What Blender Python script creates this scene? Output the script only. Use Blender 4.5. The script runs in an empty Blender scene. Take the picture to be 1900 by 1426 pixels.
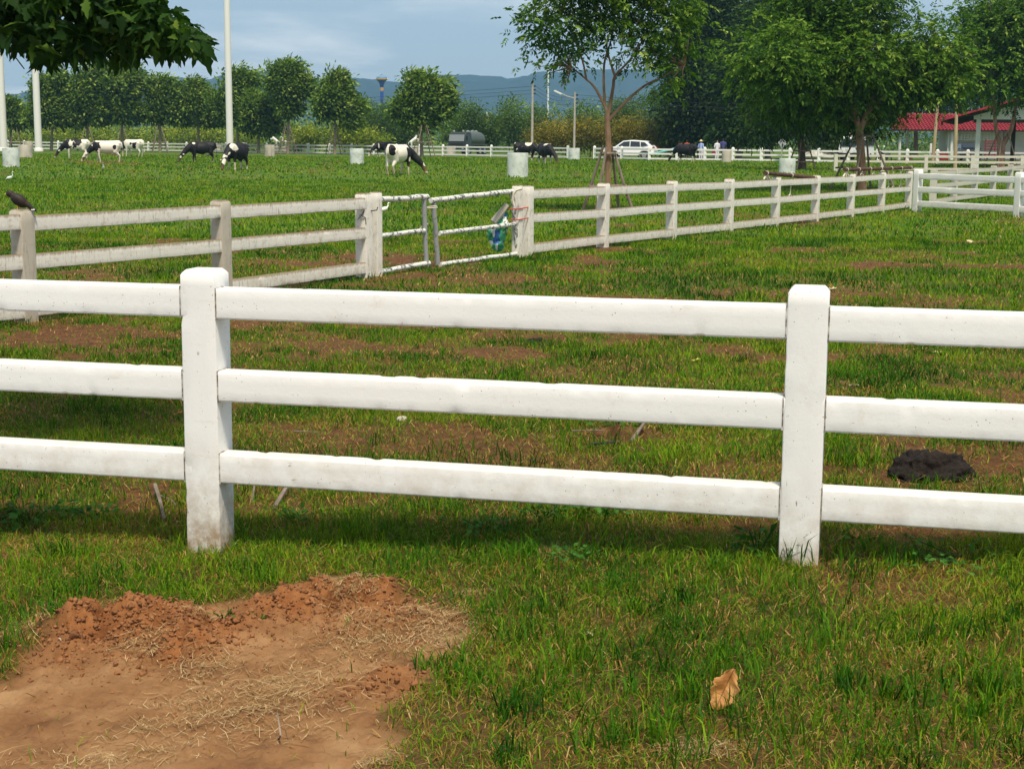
import bpy, bmesh, math, random
import numpy as np
from mathutils import Vector, Matrix, noise as mnoise
R=math.radians
random.seed(7)
rng=np.random.default_rng(11)
scn=bpy.context.scene
col=scn.collection
# ------------------------------------------------------------------ camera
FPX=2800.0; PITCH=R(9.25); ROLL=R(.46); CAMZ=1.65
cd=bpy.data.cameras.new('camera'); cam=bpy.data.objects.new('camera',cd); col.objects.link(cam)
cd.sensor_width=36; cd.lens=36*FPX/1900; cd.clip_end=30000; cd.clip_start=.05
CM=Matrix.Rotation(math.pi/2-PITCH,3,'X')@Matrix.Rotation(ROLL,3,'Z')
cam.location=(0,0,CAMZ); cam.rotation_euler=CM.to_euler()
scn.camera=cam
# ------------------------------------------------------------------ sky, sun
SUN_EL=R(64); SUN_AZ=R(166)          # azimuth of the sun measured clockwise from +Y (behind and right of the camera)
sdir=Vector((math.sin(SUN_AZ)*math.cos(SUN_EL),math.cos(SUN_AZ)*math.cos(SUN_EL),math.sin(SUN_EL)))
w=bpy.data.worlds.new("World"); scn.world=w; w.use_nodes=True
nt=w.node_tree; nt.nodes.clear()
def N(nt,t,**k):
    n=nt.nodes.new(t)
    for a,b in k.items():
        if a=='inp':
            for x,y in b.items(): n.inputs[x].default_value=y
        else: setattr(n,a,b)
    return n
def L(nt,a,b): nt.links.new(a,b)
sky=N(nt,'ShaderNodeTexSky',sky_type='NISHITA',sun_disc=False,sun_elevation=SUN_EL,sun_rotation=SUN_AZ,air_density=1.0,dust_density=1.6,ozone_density=1.6)
tc=N(nt,'ShaderNodeTexCoord'); sep=N(nt,'ShaderNodeSeparateXYZ'); L(nt,tc.outputs['Generated'],sep.inputs[0])
ad=N(nt,'ShaderNodeMath',operation='ADD',inp={1:.16}); L(nt,sep.outputs[2],ad.inputs[0])
mx_=N(nt,'ShaderNodeMath',operation='MAXIMUM',inp={1:.04}); L(nt,ad.outputs[0],mx_.inputs[0])
dx=N(nt,'ShaderNodeMath',operation='DIVIDE'); dy=N(nt,'ShaderNodeMath',operation='DIVIDE')
L(nt,sep.outputs[0],dx.inputs[0]); L(nt,mx_.outputs[0],dx.inputs[1]); L(nt,sep.outputs[1],dy.inputs[0]); L(nt,mx_.outputs[0],dy.inputs[1])
cb=N(nt,'ShaderNodeCombineXYZ'); L(nt,dx.outputs[0],cb.inputs[0]); L(nt,dy.outputs[0],cb.inputs[1])
n1=N(nt,'ShaderNodeTexNoise',inp={'Scale':1.15,'Detail':7.0,'Roughness':.55,'Distortion':.5}); L(nt,cb.outputs[0],n1.inputs['Vector'])
r1=N(nt,'ShaderNodeValToRGB'); r1.color_ramp.elements[0].position=.46; r1.color_ramp.elements[1].position=.7; L(nt,n1.outputs[0],r1.inputs[0])
n2=N(nt,'ShaderNodeTexNoise',inp={'Scale':3.4,'Detail':8.0,'Roughness':.6,'Distortion':.2}); L(nt,cb.outputs[0],n2.inputs['Vector'])
r2=N(nt,'ShaderNodeValToRGB'); r2.color_ramp.elements[0].position=.3; r2.color_ramp.elements[0].color=(7.8,9.0,9.8,1); r2.color_ramp.elements[1].position=.75; r2.color_ramp.elements[1].color=(17,16.2,15,1); L(nt,n2.outputs[0],r2.inputs[0])
# an even veil of thin cloud over the clear sky, then thicker streaks
veil=N(nt,'ShaderNodeMix',data_type='RGBA',inp={'Factor':.72}); veil.inputs[7].default_value=(7.4,8.9,9.9,1); L(nt,sky.outputs[0],veil.inputs[6])
mixs=N(nt,'ShaderNodeMix',data_type='RGBA'); L(nt,r1.outputs[0],mixs.inputs[0]); L(nt,veil.outputs[2],mixs.inputs[6]); L(nt,r2.outputs[0],mixs.inputs[7])
bg=N(nt,'ShaderNodeBackground',inp={'Strength':.07}); L(nt,mixs.outputs[2],bg.inputs[0])
wo=N(nt,'ShaderNodeOutputWorld'); L(nt,bg.outputs[0],wo.inputs[0])
sd=bpy.data.lights.new('sun','SUN'); sd.energy=4.2; sd.angle=R(9); sd.color=(1,.9,.74)
so=bpy.data.objects.new('sun',sd); col.objects.link(so); so.rotation_euler=sdir.to_track_quat('Z','Y').to_euler()
scn.view_settings.view_transform='Standard'; scn.view_settings.look='None'; scn.view_settings.exposure=0.22; scn.view_settings.gamma=1
scn.cycles.max_bounces=5; scn.cycles.volume_bounces=0; scn.cycles.transparent_max_bounces=4
# ------------------------------------------------------------------ pixel / ground helpers (photo pixels, 1900 wide)
CMn=np.array(CM)
def at(u,v,Y):
    r=CMn@np.array([(u-950)/FPX,-(v-713)/FPX,-1.0]); r=r*(Y/r[1]); return Vector((r[0],r[1],r[2]+CAMZ))
GY=np.array([-60,0,8,11,15,24,30,36,44,60,76,130,160,200,400,20000.]); GZ=np.array([0,0,0,-.1,-.2,-.2,-.25,-.29,-.32,-.3,-.06,-.05,-.15,-.22,-.4,-.4])
def gh_base(Y):
    Y=np.asarray(Y,float); s=0
    for d in (-.06,-.03,0,.03,.06): s=s+np.interp(Y*(1+d),GY,GZ)
    return s/5
def vnoise(x,y,seed=0):
    x=np.asarray(x,float); y=np.asarray(y,float)
    xi=np.floor(x).astype(np.int64); yi=np.floor(y).astype(np.int64); fx=x-xi; fy=y-yi
    fx=fx*fx*(3-2*fx); fy=fy*fy*(3-2*fy)
    def h(a,b):
        n=(a*374761393+b*668265263+seed*1442695041)&0x7fffffff
        n=((n^(n>>13))*1274126177)&0x7fffffff
        return ((n^(n>>16))&0xffff)/65535.0
    return (h(xi,yi)*(1-fx)+h(xi+1,yi)*fx)*(1-fy)+(h(xi,yi+1)*(1-fx)+h(xi+1,yi+1)*fx)*fy
def fbm(x,y,o=4,seed=0):
    s=0;a=.5;t=0
    for i in range(o):
        s=s+a*vnoise(x*2**i,y*2**i,seed+i*17); t+=a; a*=.5
    return s/t
def tilt(X,Y):      # the near ground rises gently to the right
    return np.clip((np.asarray(X,float)+1.2)*.052,-.05,.2)*np.clip((11.5-np.asarray(Y,float))/4.5,0,1)*np.clip((np.asarray(Y,float)-1)/3,0,1)
def gh(X,Y):
    X=np.asarray(X,float); Y=np.asarray(Y,float)
    k=np.clip((Y-1)/3,0,1)
    return gh_base(Y)+tilt(X,Y)+k*((fbm(X*.9,Y*.9,3,5)-.5)*.05*np.clip(12/np.maximum(Y,1),.2,1)+(fbm(X*.11,Y*.11,2,9)-.5)*.12*np.clip((Y-5)/20,0,.7))
def gz(X,Y): return float(gh(X,Y))
def gp(u,v):
    r=CMn@np.array([(u-950)/FPX,-(v-713)/FPX,-1.0]); r=r/r[1]; lo,hi=1.,900.
    for _ in range(50):
        m=(lo+hi)/2
        if CAMZ+r[2]*m-float(gh_base(m)+tilt(r[0]*m,m))>0: lo=m
        else: hi=m
    Y=(lo+hi)/2; return Vector((r[0]*Y,Y,gz(r[0]*Y,Y)))
def proj(X,Y,Z):
    P=np.stack([X,Y,Z-CAMZ],-1)@CMn; return 950-P[...,0]/P[...,2]*FPX, 713+P[...,1]/P[...,2]*FPX
# ------------------------------------------------------------------ object helpers
def tag(o,label=None,cat=None,group=None,kind=None):
    if label: o['label']=label
    if cat: o['category']=cat
    if group: o['group']=group
    if kind: o['kind']=kind
    return o
def empty(name,loc,rz=0,label=None,cat=None,group=None):
    o=bpy.data.objects.new(name,None); col.objects.link(o); o.location=loc; o.rotation_euler=(0,0,rz); o.empty_display_size=.2
    return tag(o,label,cat,group)
def link(name,me,mat,parent=None,smooth=False):
    if mat is not None:
        me.materials.clear()
        me.materials.append(mat)
    if smooth: me.polygons.foreach_set('use_smooth',[True]*len(me.polygons))
    o=bpy.data.objects.new(name,me); col.objects.link(o)
    if parent: o.parent=parent
    return o
def np_mesh(name,verts,quads=None,tris=None,attrs=None,loops_per=None):
    me=bpy.data.meshes.new(name); nv=len(verts)
    fl=[];st=[];tot=[]
    off=0
    for f in (quads,tris):
        if f is not None and len(f):
            f=np.asarray(f,np.int32); k=f.shape[1]; fl.append(f.ravel()); st.append(off+np.arange(len(f),dtype=np.int32)*k); tot.append(np.full(len(f),k,np.int32)); off+=f.size
    fl=np.concatenate(fl); st=np.concatenate(st); tot=np.concatenate(tot)
    me.vertices.add(nv); me.vertices.foreach_set('co',np.asarray(verts,np.float32).ravel())
    me.loops.add(len(fl)); me.loops.foreach_set('vertex_index',fl)
    me.polygons.add(len(st)); me.polygons.foreach_set('loop_start',st); me.polygons.foreach_set('loop_total',tot)
    me.update(calc_edges=True)
    for an,(dom,arr) in (attrs or {}).items():
        a=me.attributes.new(an,'FLOAT',dom); a.data.foreach_set('value',np.asarray(arr,np.float32).ravel())
    return me
class MB:
    def __init__(s): s.v=[]; s.f=[]
    def add(s,vs,fs):
        o=len(s.v); s.v+=[tuple(p) for p in vs]; s.f+=[tuple(i+o for i in f) for f in fs]; return s
    def box(s,c,size,M=None,taper=1.0):
        hx,hy,hz=size[0]/2,size[1]/2,size[2]/2; vs=[]
        for z,t in ((-hz,1),(hz,taper)):
            for x,y in ((-hx,-hy),(hx,-hy),(hx,hy),(-hx,hy)):
                p=Vector((x*t,y*t,z)); 
                if M is not None: p=M@p
                vs.append(p+Vector(c))
        return s.add(vs,[(3,2,1,0),(4,5,6,7),(0,1,5,4),(1,2,6,5),(2,3,7,6),(3,0,4,7)])
    def tube(s,pts,rad,n=8,cap=True,sq=None):
        pts=[Vector(p) for p in pts]; 
        if not hasattr(rad,'__len__'): rad=[rad]*len(pts)
        vs=[];fs=[]; up=None
        for i,p in enumerate(pts):
            d=(pts[min(i+1,len(pts)-1)]-pts[max(i-1,0)]).normalized()
            if up is None:
                up=Vector((0,0,1)) if abs(d.z)<.9 else Vector((1,0,0))
            a=d.cross(up).normalized(); b=a.cross(d).normalized(); up=b
            for k in range(n):
                t=2*math.pi*(k+.5)/n; vs.append(p+a*math.cos(t)*rad[i]+b*math.sin(t)*rad[i])
        for i in range(len(pts)-1):
            for k in range(n):
                fs.append((i*n+k,i*n+(k+1)%n,(i+1)*n+(k+1)%n,(i+1)*n+k))
        if cap:
            fs.append(tuple(range(n-1,-1,-1))); fs.append(tuple(range((len(pts)-1)*n,len(pts)*n)))
        return s.add(vs,fs)
    def lathe(s,prof,n=20,c=(0,0,0),cap=True):
        vs=[];fs=[]
        for r,z in prof:
            for k in range(n):
                t=2*math.pi*k/n; vs.append((c[0]+r*math.cos(t),c[1]+r*math.sin(t),c[2]+z))
        for i in range(len(prof)-1):
            for k in range(n): fs.append((i*n+k,i*n+(k+1)%n,(i+1)*n+(k+1)%n,(i+1)*n+k))
        if cap:
            fs.append(tuple(range(n-1,-1,-1))); fs.append(tuple(range((len(prof)-1)*n,len(prof)*n)))
        return s.add(vs,fs)
    def prism(s,poly,y0,y1,M=None,inset=0):   # polygon in x,z extruded along y
        n=len(poly); vs=[(x,y0,z) for x,z in poly]+[(x,y1,z) for x,z in poly]
        if M is not None: vs=[M@Vector(v) for v in vs]
        return s.add(vs,[tuple(range(n)),tuple(range(2*n-1,n-1,-1))]+[(i,i+n,(i+1)%n+n,(i+1)%n) for i in range(n)])
    def build(s,name,mat,parent=None,smooth=False,bev=0,bseg=2):
        me=bpy.data.meshes.new(name); me.from_pydata(s.v,[],s.f)
        bm=bmesh.new(); bm.from_mesh(me); bmesh.ops.recalc_face_normals(bm,faces=bm.faces)
        if bev: bmesh.ops.bevel(bm,geom=[e for e in bm.edges if e.calc_face_angle(0)>.6],offset=bev,segments=bseg,affect='EDGES',clamp_overlap=True)
        bm.to_mesh(me); bm.free()
        o=link(name,me,mat,parent)
        if smooth:
            me.polygons.foreach_set('use_smooth',[True]*len(me.polygons)); me.set_sharp_from_angle(angle=R(40))
        return o
def blob(parts,voxel,smooth=2,name='body'):
    """one continuous surface from overlapping tapered capsules and ellipsoids"""
    bm=bmesh.new()
    for p in parts:
        if p[0]=='c':   # capsule chain: points, radii, (squash x, squash y)
            pts,rad=p[1],p[2]; n=14
            for i in range(len(pts)-1):
                a,b=Vector(pts[i]),Vector(pts[i+1]); ra,rb=rad[i],rad[i+1]; d=(b-a); ln=d.length
                if ln<1e-6: continue
                q=d.to_track_quat('Z','Y'); rings=[]
                for th in (-80,-50,-20): rings.append((ra*math.cos(R(th)),ra*math.sin(R(th))))
                for th in (20,50,80): rings.append((rb*math.cos(R(th)),ln+rb*math.sin(R(th))))
                vs=[[bm.verts.new(a+q@Vector((r*math.cos(2*math.pi*k/n),r*math.sin(2*math.pi*k/n),z))) for k in range(n)] for r,z in rings]
                for i2 in range(len(vs)-1):
                    for k in range(n): bm.faces.new((vs[i2][k],vs[i2][(k+1)%n],vs[i2+1][(k+1)%n],vs[i2+1][k]))
                bm.faces.new(vs[0][::-1]); bm.faces.new(vs[-1])
        else:           # ellipsoid: centre, radii, optional euler
            M=Matrix.Translation(p[1])@(p[3].to_4x4() if len(p)>3 else Matrix.Identity(4))@Matrix.Diagonal((*p[2],1))
            bmesh.ops.create_uvsphere(bm,u_segments=20,v_segments=12,radius=1,matrix=M)
    me=bpy.data.meshes.new(name); bm.to_mesh(me); bm.free()
    o=bpy.data.objects.new('tmp',me); col.objects.link(o)
    m=o.modifiers.new('r','REMESH'); m.mode='VOXEL'; m.voxel_size=voxel
    if smooth: s=o.modifiers.new('s','SMOOTH'); s.factor=.5; s.iterations=smooth
    dg=bpy.context.evaluated_depsgraph_get(); dg.update()
    out=bpy.data.meshes.new_from_object(o.evaluated_get(dg)); out.name=name
    bpy.data.objects.remove(o); bpy.data.meshes.remove(me)
    out.polygons.foreach_set('use_smooth',[True]*len(out.polygons))
    return out
def dup(root,loc=None,rz=None,scale=None,label=None):
    r=root.copy(); col.objects.link(r)
    if loc is not None: r.location=loc
    if rz is not None: r.rotation_euler=(0,0,rz)
    if scale is not None: r.scale=(scale,)*3
    if label: r['label']=label
    for ch in list(root.children):
        c=ch.copy(); col.objects.link(c); c.parent=r
        for g in list(ch.children):
            d=g.copy(); col.objects.link(d); d.parent=c
    return r
# ------------------------------------------------------------------ materials
def mat(name,color,rough=.7,metal=0,spec=None,trans=None):
    m=bpy.data.materials.new(name); m.use_nodes=True; b=m.node_tree.nodes['Principled BSDF']
    b.inputs['Base Color'].default_value=(*color,1); b.inputs['Roughness'].default_value=rough; b.inputs['Metallic'].default_value=metal
    if spec is not None: b.inputs['Specular IOR Level'].default_value=spec
    return m
def ramp(nt,stops):
    r=N(nt,'ShaderNodeValToRGB'); cr=r.color_ramp
    while len(cr.elements)<len(stops): cr.elements.new(.5)
    for e,(p,c) in zip(cr.elements,stops): e.position=p; e.color=(*c,1) if len(c)==3 else c
    return r
def nmat(name,stops,scale=5,detail=6,rough=.8,bump=.2,bscale=None,vec='Object',stretch=(1,1,1),bdist=.01,spec=.3):
    m=mat(name,(.5,.5,.5),rough,spec=spec); nt=m.node_tree; b=nt.nodes['Principled BSDF']
    tc=N(nt,'ShaderNodeTexCoord'); mp=N(nt,'ShaderNodeMapping'); mp.inputs['Scale'].default_value=stretch; L(nt,tc.outputs[vec],mp.inputs[0])
    n=N(nt,'ShaderNodeTexNoise',inp={'Scale':scale,'Detail':detail,'Roughness':.6}); L(nt,mp.outputs[0],n.inputs['Vector'])
    r=ramp(nt,stops); L(nt,n.outputs[0],r.inputs[0]); L(nt,r.outputs[0],b.inputs['Base Color'])
    if bump:
        n2=N(nt,'ShaderNodeTexNoise',inp={'Scale':bscale or scale*4,'Detail':8.0,'Roughness':.65}); L(nt,mp.outputs[0],n2.inputs['Vector'])
        bp=N(nt,'ShaderNodeBump',inp={'Strength':bump,'Distance':bdist}); L(nt,n2.outputs[0],bp.inputs['Height']); L(nt,bp.outputs[0],b.inputs['Normal'])
    return m
def leafmat(name,stops,transl=.24,rough=.6,spec=.08,tcol=(1.3,1.5,.5)):
    m=bpy.data.materials.new(name); m.use_nodes=True; nt=m.node_tree; b=nt.nodes['Principled BSDF']
    a=N(nt,'ShaderNodeAttribute',attribute_name='rnd'); r=ramp(nt,stops); L(nt,a.outputs['Fac'],r.inputs[0])
    L(nt,r.outputs[0],b.inputs['Base Color']); b.inputs['Roughness'].default_value=rough; b.inputs['Specular IOR Level'].default_value=spec
    t=N(nt,'ShaderNodeBsdfTranslucent'); mu=N(nt,'ShaderNodeMix',data_type='RGBA',blend_type='MULTIPLY',inp={'Factor':1.0}); mu.inputs[7].default_value=(*tcol,1)
    L(nt,r.outputs[0],mu.inputs[6]); L(nt,mu.outputs[2],t.inputs[0])
    ms=N(nt,'ShaderNodeMixShader',inp={0:transl}); L(nt,b.outputs[0],ms.inputs[1]); L(nt,t.outputs[0],ms.inputs[2])
    L(nt,ms.outputs[0],nt.nodes['Material Output'].inputs[0])
    return m
def paint_mat(name,base,grime,specks=.5,streak=0.0,topgrime=0.0,low=0.0,peel=0.0,seed=0.0):
    """painted concrete: base paint, blotchy grime, small dark pits, optional rain streaks and lichen on upward faces"""
    m=mat(name,base,.62,spec=.3); nt=m.node_tree; b=nt.nodes['Principled BSDF']
    tc=N(nt,'ShaderNodeTexCoord'); g=N(nt,'ShaderNodeNewGeometry'); oi=N(nt,'ShaderNodeObjectInfo')
    pos=g.outputs['Position']
    def noise(sc,det=6,ro=.6,stretch=None,dist=0):
        n=N(nt,'ShaderNodeTexNoise',inp={'Scale':sc,'Detail':float(det),'Roughness':ro,'Distortion':float(dist)})
        if stretch:
            mp=N(nt,'ShaderNodeMapping'); mp.inputs['Scale'].default_value=stretch; L(nt,pos,mp.inputs[0]); L(nt,mp.outputs[0],n.inputs['Vector'])
        else: L(nt,pos,n.inputs['Vector'])
        return n.outputs[0]
    def rmp(v,a,bb,lo=0.,hi=1.):
        r=N(nt,'ShaderNodeMapRange',inp={1:a,2:bb,3:lo,4:hi}); r.clamp=True; L(nt,v,r.inputs[0]); return r.outputs[0]
    def mixc(f,c1,c2):
        mx=N(nt,'ShaderNodeMix',data_type='RGBA')
        if isinstance(f,float): mx.inputs[0].default_value=f
        else: L(nt,f,mx.inputs[0])
        for s,c in ((6,c1),(7,c2)):
            if isinstance(c,tuple): mx.inputs[s].default_value=(*c,1)
            else: L(nt,c,mx.inputs[s])
        return mx.outputs[2]
    def mul(a,bb):
        x=N(nt,'ShaderNodeMath',operation='MULTIPLY')
        for i,s in enumerate((a,bb)):
            if isinstance(s,(int,float)): x.inputs[i].default_value=s
            else: L(nt,s,x.inputs[i])
        return x.outputs[0]
    c=mixc(rmp(noise(2.3,5),.4,.75,0,.5),base,tuple(x*.93 for x in base))
    c=mixc(rmp(noise(7,12,.8,dist=.6),.56,.7,0,.55),c,grime)
    c=mixc(rmp(noise(1,9,.8,(4,4,30)),.6,.66,0,.35),c,grime)
    if streak:
        sn=noise(1,8,.75,(46,46,5)); c=mixc(mul(rmp(sn,.54,.72),mul(streak,rmp(noise(3.1,3),.35,.65))),c,tuple(x*.3 for x in grime))
        sn2=noise(1,5,.7,(11,11,14)); c=mixc(mul(rmp(sn2,.55,.75),streak*.6),c,grime)
    if topgrime:
        sx=N(nt,'ShaderNodeSeparateXYZ'); L(nt,g.outputs['Normal'],sx.inputs[0])
        c=mixc(mul(rmp(sx.outputs[2],.35,.8),mul(topgrime,rmp(noise(14,5),.3,.6,.45,1.))),c,(grime[0]*.42,grime[1]*.36,grime[2]*.3))
    if topgrime>.5:
        ed=N(nt,'ShaderNodeAttribute',attribute_name='edge').outputs['Fac']; sm_=N(nt,'ShaderNodeMath',operation='ADD'); L(nt,ed,sm_.inputs[0]); L(nt,mul(noise(1,6,.7,(26,26,5)),.9),sm_.inputs[1])
        c=mixc(mul(rmp(sm_.outputs[0],1.0,1.42),.85),c,(grime[0]*.5,grime[1]*.44,grime[2]*.36))
    if low:
        sx=N(nt,'ShaderNodeSeparateXYZ'); L(nt,pos,sx.inputs[0])
        c=mixc(mul(mul(rmp(sx.outputs[2],low,low-.35),rmp(noise(9,7,.75),.42,.66)),.6),c,(.42,.31,.2))
        if low>=.5: c=mixc(mul(rmp(sx.outputs[2],.24,.04),rmp(noise(15,6,.7),.3,.6)),c,(.3,.2,.11))
    if peel:
        c=mixc(rmp(noise(13,4,.6,dist=.8),peel,peel+.03),c,(.16,.17,.17))
    v=N(nt,'ShaderNodeTexVoronoi',inp={'Scale':46.0}); L(nt,pos,v.inputs['Vector'])
    pits=rmp(v.outputs['Distance'],.12,.06); pm=mul(pits,rmp(noise(8,2),.42,.6,0,specks)); c=mixc(pm,c,(.12,.1,.08))
    v2=N(nt,'ShaderNodeTexVoronoi',inp={'Scale':13.0,'Randomness':1.0}); va=N(nt,'ShaderNodeVectorMath',operation='MULTIPLY_ADD'); L(nt,N(nt,'ShaderNodeTexNoise',inp={'Scale':26.0,'Detail':3.0}).outputs['Color'],va.inputs[0]); va.inputs[1].default_value=(.05,.05,.05); L(nt,pos,va.inputs[2]); L(nt,va.outputs[0],v2.inputs['Vector'])
    pm2=mul(rmp(v2.outputs['Distance'],.11,.05),rmp(noise(5.3,3),.58,.66,0,specks)); c=mixc(pm2,c,(.2,.19,.17))
    L(nt,c,b.inputs['Base Color'])
    bn=noise(55,8,.7); bn2=noise(230,3,.6)
    ab=N(nt,'ShaderNodeMath',operation='MULTIPLY_ADD',inp={1:.35}); L(nt,bn2,ab.inputs[0]); L(nt,bn,ab.inputs[2])
    sb=N(nt,'ShaderNodeMath',operation='SUBTRACT'); L(nt,ab.outputs[0],sb.inputs[0]); L(nt,pm,sb.inputs[1])
    bp=N(nt,'ShaderNodeBump',inp={'Strength':.28,'Distance':.003}); L(nt,sb.outputs[0],bp.inputs['Height']); L(nt,bp.outputs[0],b.inputs['Normal'])
    return m
M={}
M['paintA']=paint_mat('fresh_white_painted_concrete',(.83,.82,.8),(.66,.6,.5),specks=1.0,topgrime=.3,low=.5)
M['joint']=nmat('dark_gap_shade',[(.4,(.1,.08,.06)),(.62,(.6,.57,.52))],scale=30,rough=.95,bump=.3)  # dark tone standing for the shade inside the rail socket gaps
M['paintB']=paint_mat('weathered_white_concrete',(.78,.74,.66),(.38,.3,.2),specks=1.,streak=1.4,topgrime=1.2,low=0.15)
M['paintB_grey']=paint_mat('grey_weathered_concrete',(.5,.45,.37),(.3,.24,.16),specks=1.,streak=.9,topgrime=.95,low=0.3)
M['paintC']=paint_mat('white_painted_concrete_short_fence',(.82,.81,.76),(.62,.58,.48),specks=.3,topgrime=.25,low=0.1)
M['paintF']=mat('white_painted_concrete_far',(.78,.77,.73),.7)
M['paintD']=paint_mat('old_pale_concrete',(.62,.58,.49),(.38,.33,.24),specks=.5,streak=.7,topgrime=.8)
M['ring_white']=nmat('lime_washed_concrete',[(.3,(.36,.38,.33)),(.5,(.58,.62,.58)),(.75,(.72,.74,.7))],scale=2.6,rough=.85,bump=.3)
M['ring_grey']=nmat('bare_concrete',[(.3,(.3,.26,.2)),(.55,(.5,.45,.37)),(.8,(.6,.56,.48))],scale=2.2,rough=.9,bump=.3,stretch=(1,1,.4))
M['gate_grey']=paint_mat('worn_galvanised_pipe',(.3,.31,.31),(.24,.17,.11),specks=.4,topgrime=.2,peel=.6)
M['gate']=paint_mat('peeling_white_pipe_paint',(.72,.71,.66),(.5,.45,.36),specks=.4,streak=.0,topgrime=.2,peel=.53)
M['bark']=nmat('reddish_bark',[(.3,(.13,.07,.04)),(.55,(.28,.165,.1)),(.8,(.4,.28,.19))],scale=6,rough=.9,bump=.6,stretch=(1,1,.35),bdist=.02)
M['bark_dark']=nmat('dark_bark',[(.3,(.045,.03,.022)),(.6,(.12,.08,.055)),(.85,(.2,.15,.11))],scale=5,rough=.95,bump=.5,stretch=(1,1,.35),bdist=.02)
M['bark_pale']=nmat('pale_bark',[(.3,(.16,.12,.08)),(.6,(.3,.25,.18)),(.85,(.42,.36,.28))],scale=4,rough=.95,bump=.4,stretch=(1,1,.3),bdist=.02)
M['stake']=nmat('weathered_stake_wood',[(.3,(.1,.075,.055)),(.6,(.24,.19,.15)),(.85,(.36,.31,.26))],scale=8,rough=.9,bump=.5,stretch=(1,1,.15))
M['pole_wood']=nmat('pale_post_wood',[(.3,(.38,.28,.15)),(.7,(.55,.43,.27))],scale=4,rough=.85,bump=.2,stretch=(1,1,.2))
M['pole_conc']=nmat('utility_pole_concrete',[(.3,(.34,.31,.26)),(.7,(.48,.45,.4))],scale=3,rough=.85,bump=.1)
M['mast']=mat('white_mast_paint',(.76,.74,.7),.45)
M['rust']=nmat('rusty_pipe',[(.3,(.035,.02,.016)),(.55,(.1,.04,.025)),(.8,(.2,.09,.05))],scale=7,rough=.7,bump=.4)
M['rope']=mat('cream_rope',(.62,.57,.45),.9)
M['redrope']=mat('red_cord',(.5,.05,.03),.7)
M['wire']=mat('dark_wire',(.03,.03,.035),.6)
M['leaf_tree']=leafmat('leaf_green',[(0,(.02,.058,.007)),(.4,(.065,.145,.013)),(.7,(.155,.255,.027)),(1,(.32,.41,.08))])
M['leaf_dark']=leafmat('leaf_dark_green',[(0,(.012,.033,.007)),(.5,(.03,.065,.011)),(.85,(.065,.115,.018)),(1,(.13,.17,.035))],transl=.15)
M['leaf_row']=leafmat('leaf_row_green',[(0,(.03,.07,.013)),(.35,(.09,.165,.026)),(.65,(.23,.32,.055)),(1,(.45,.5,.15))])
M['leaf_yellow']=leafmat('leaf_yellow_green',[(0,(.06,.11,.015)),(.4,(.16,.23,.025)),(.7,(.36,.4,.045)),(1,(.55,.52,.09))])
M['leaf_olive']=leafmat('leaf_olive',[(0,(.07,.08,.015)),(.45,(.19,.17,.025)),(.8,(.38,.28,.04)),(1,(.5,.36,.07))])
M['leaf_feather']=leafmat('leaf_feathery',[(0,(.035,.075,.014)),(.5,(.085,.15,.025)),(.85,(.16,.24,.05)),(1,(.26,.33,.1))])
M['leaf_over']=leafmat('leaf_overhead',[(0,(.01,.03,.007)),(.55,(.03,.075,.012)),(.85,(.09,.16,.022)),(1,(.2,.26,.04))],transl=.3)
M['grass']=leafmat('grass_blades',[(0,(.01,.048,.004)),(.2,(.026,.1,.005)),(.42,(.07,.18,.006)),(.68,(.2,.3,.01)),(.78,(.2,.095,.02)),(.9,(.36,.2,.055)),(1,(.55,.4,.17))],transl=.28,rough=.6,spec=.07,tcol=(1.1,1.2,.4))
M['straw']=leafmat('dry_straw',[(0,(.2,.11,.04)),(.6,(.36,.22,.09)),(1,(.62,.48,.26))],transl=.1,rough=.7,spec=.2,tcol=(1,1,1))
M['weed']=leafmat('weed_leaf',[(0,(.03,.1,.015)),(1,(.08,.2,.03))],transl=.25)
# ------------------------------------------------------------------ dirt, painted rail shadow and straw distribution (world space)
def ell(u,v,ru,rv,s):
    c=gp(u,v); Y=c.y; a=gp(u,v-rv).y; b=gp(u,v+rv).y
    return (c.x,Y,ru/FPX*Y,max((a-b)/2,.05),s)
DIRT_AND_SHADE=[ell(*e) for e in [(640,645,230,22,.8),(1000,625,150,14,.9),(1100,690,170,16,.6),(1150,808,75,22,1.0),(830,800,110,28,.85),(1730,855,230,44,.95),(1600,800,80,22,.5),
 (110,625,210,32,1.0),(200,655,120,14,.8),(1330,978,200,22,.8),(1680,990,240,16,.85),(255,930,70,30,.9),(350,1000,60,12,.5),(720,482,110,16,1.0),(900,520,250,14,.6),(1000,590,400,10,.4),  # patches at the fence foot also paint the rails' shadow as darker soil
 (1560,548,260,12,.7),(1850,728,90,26,.8),(1640,650,60,20,.6),(1560,715,60,12,.7),(1700,712,60,12,.6),(900,610,60,9,.9),(1400,690,60,16,.4),(1480,412,90,8,.7),(1380,400,60,6,.5),(1800,400,140,6,.4),
 (640,476,60,10,.9),(170,300,60,3,.9),(220,303,60,3,.8),(590,293,12,2,.9),(720,315,40,3,.5),(590,317,40,4,.5),(1240,330,40,4,.3),(60,1150,90,50,.7),(20,1220,70,30,.8),(60,760,150,30,.35),(560,440,50,6,.4),(100,600,90,16,.8)]]
POLY=np.array([tuple(gp(u,v).xy) for u,v in [(-400,1250),(0,1240),(75,1195),(140,1150),(165,1108),(230,1100),(290,1120),(340,1132),(480,1095),(560,1082),(640,1072),(705,1088),(790,1112),(895,1158),(865,1200),(800,1232),(775,1268),(745,1300),(720,1322),(835,1345),(800,1385),(690,1440),(620,1560),(-300,1560),(-600,1400)]])
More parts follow.
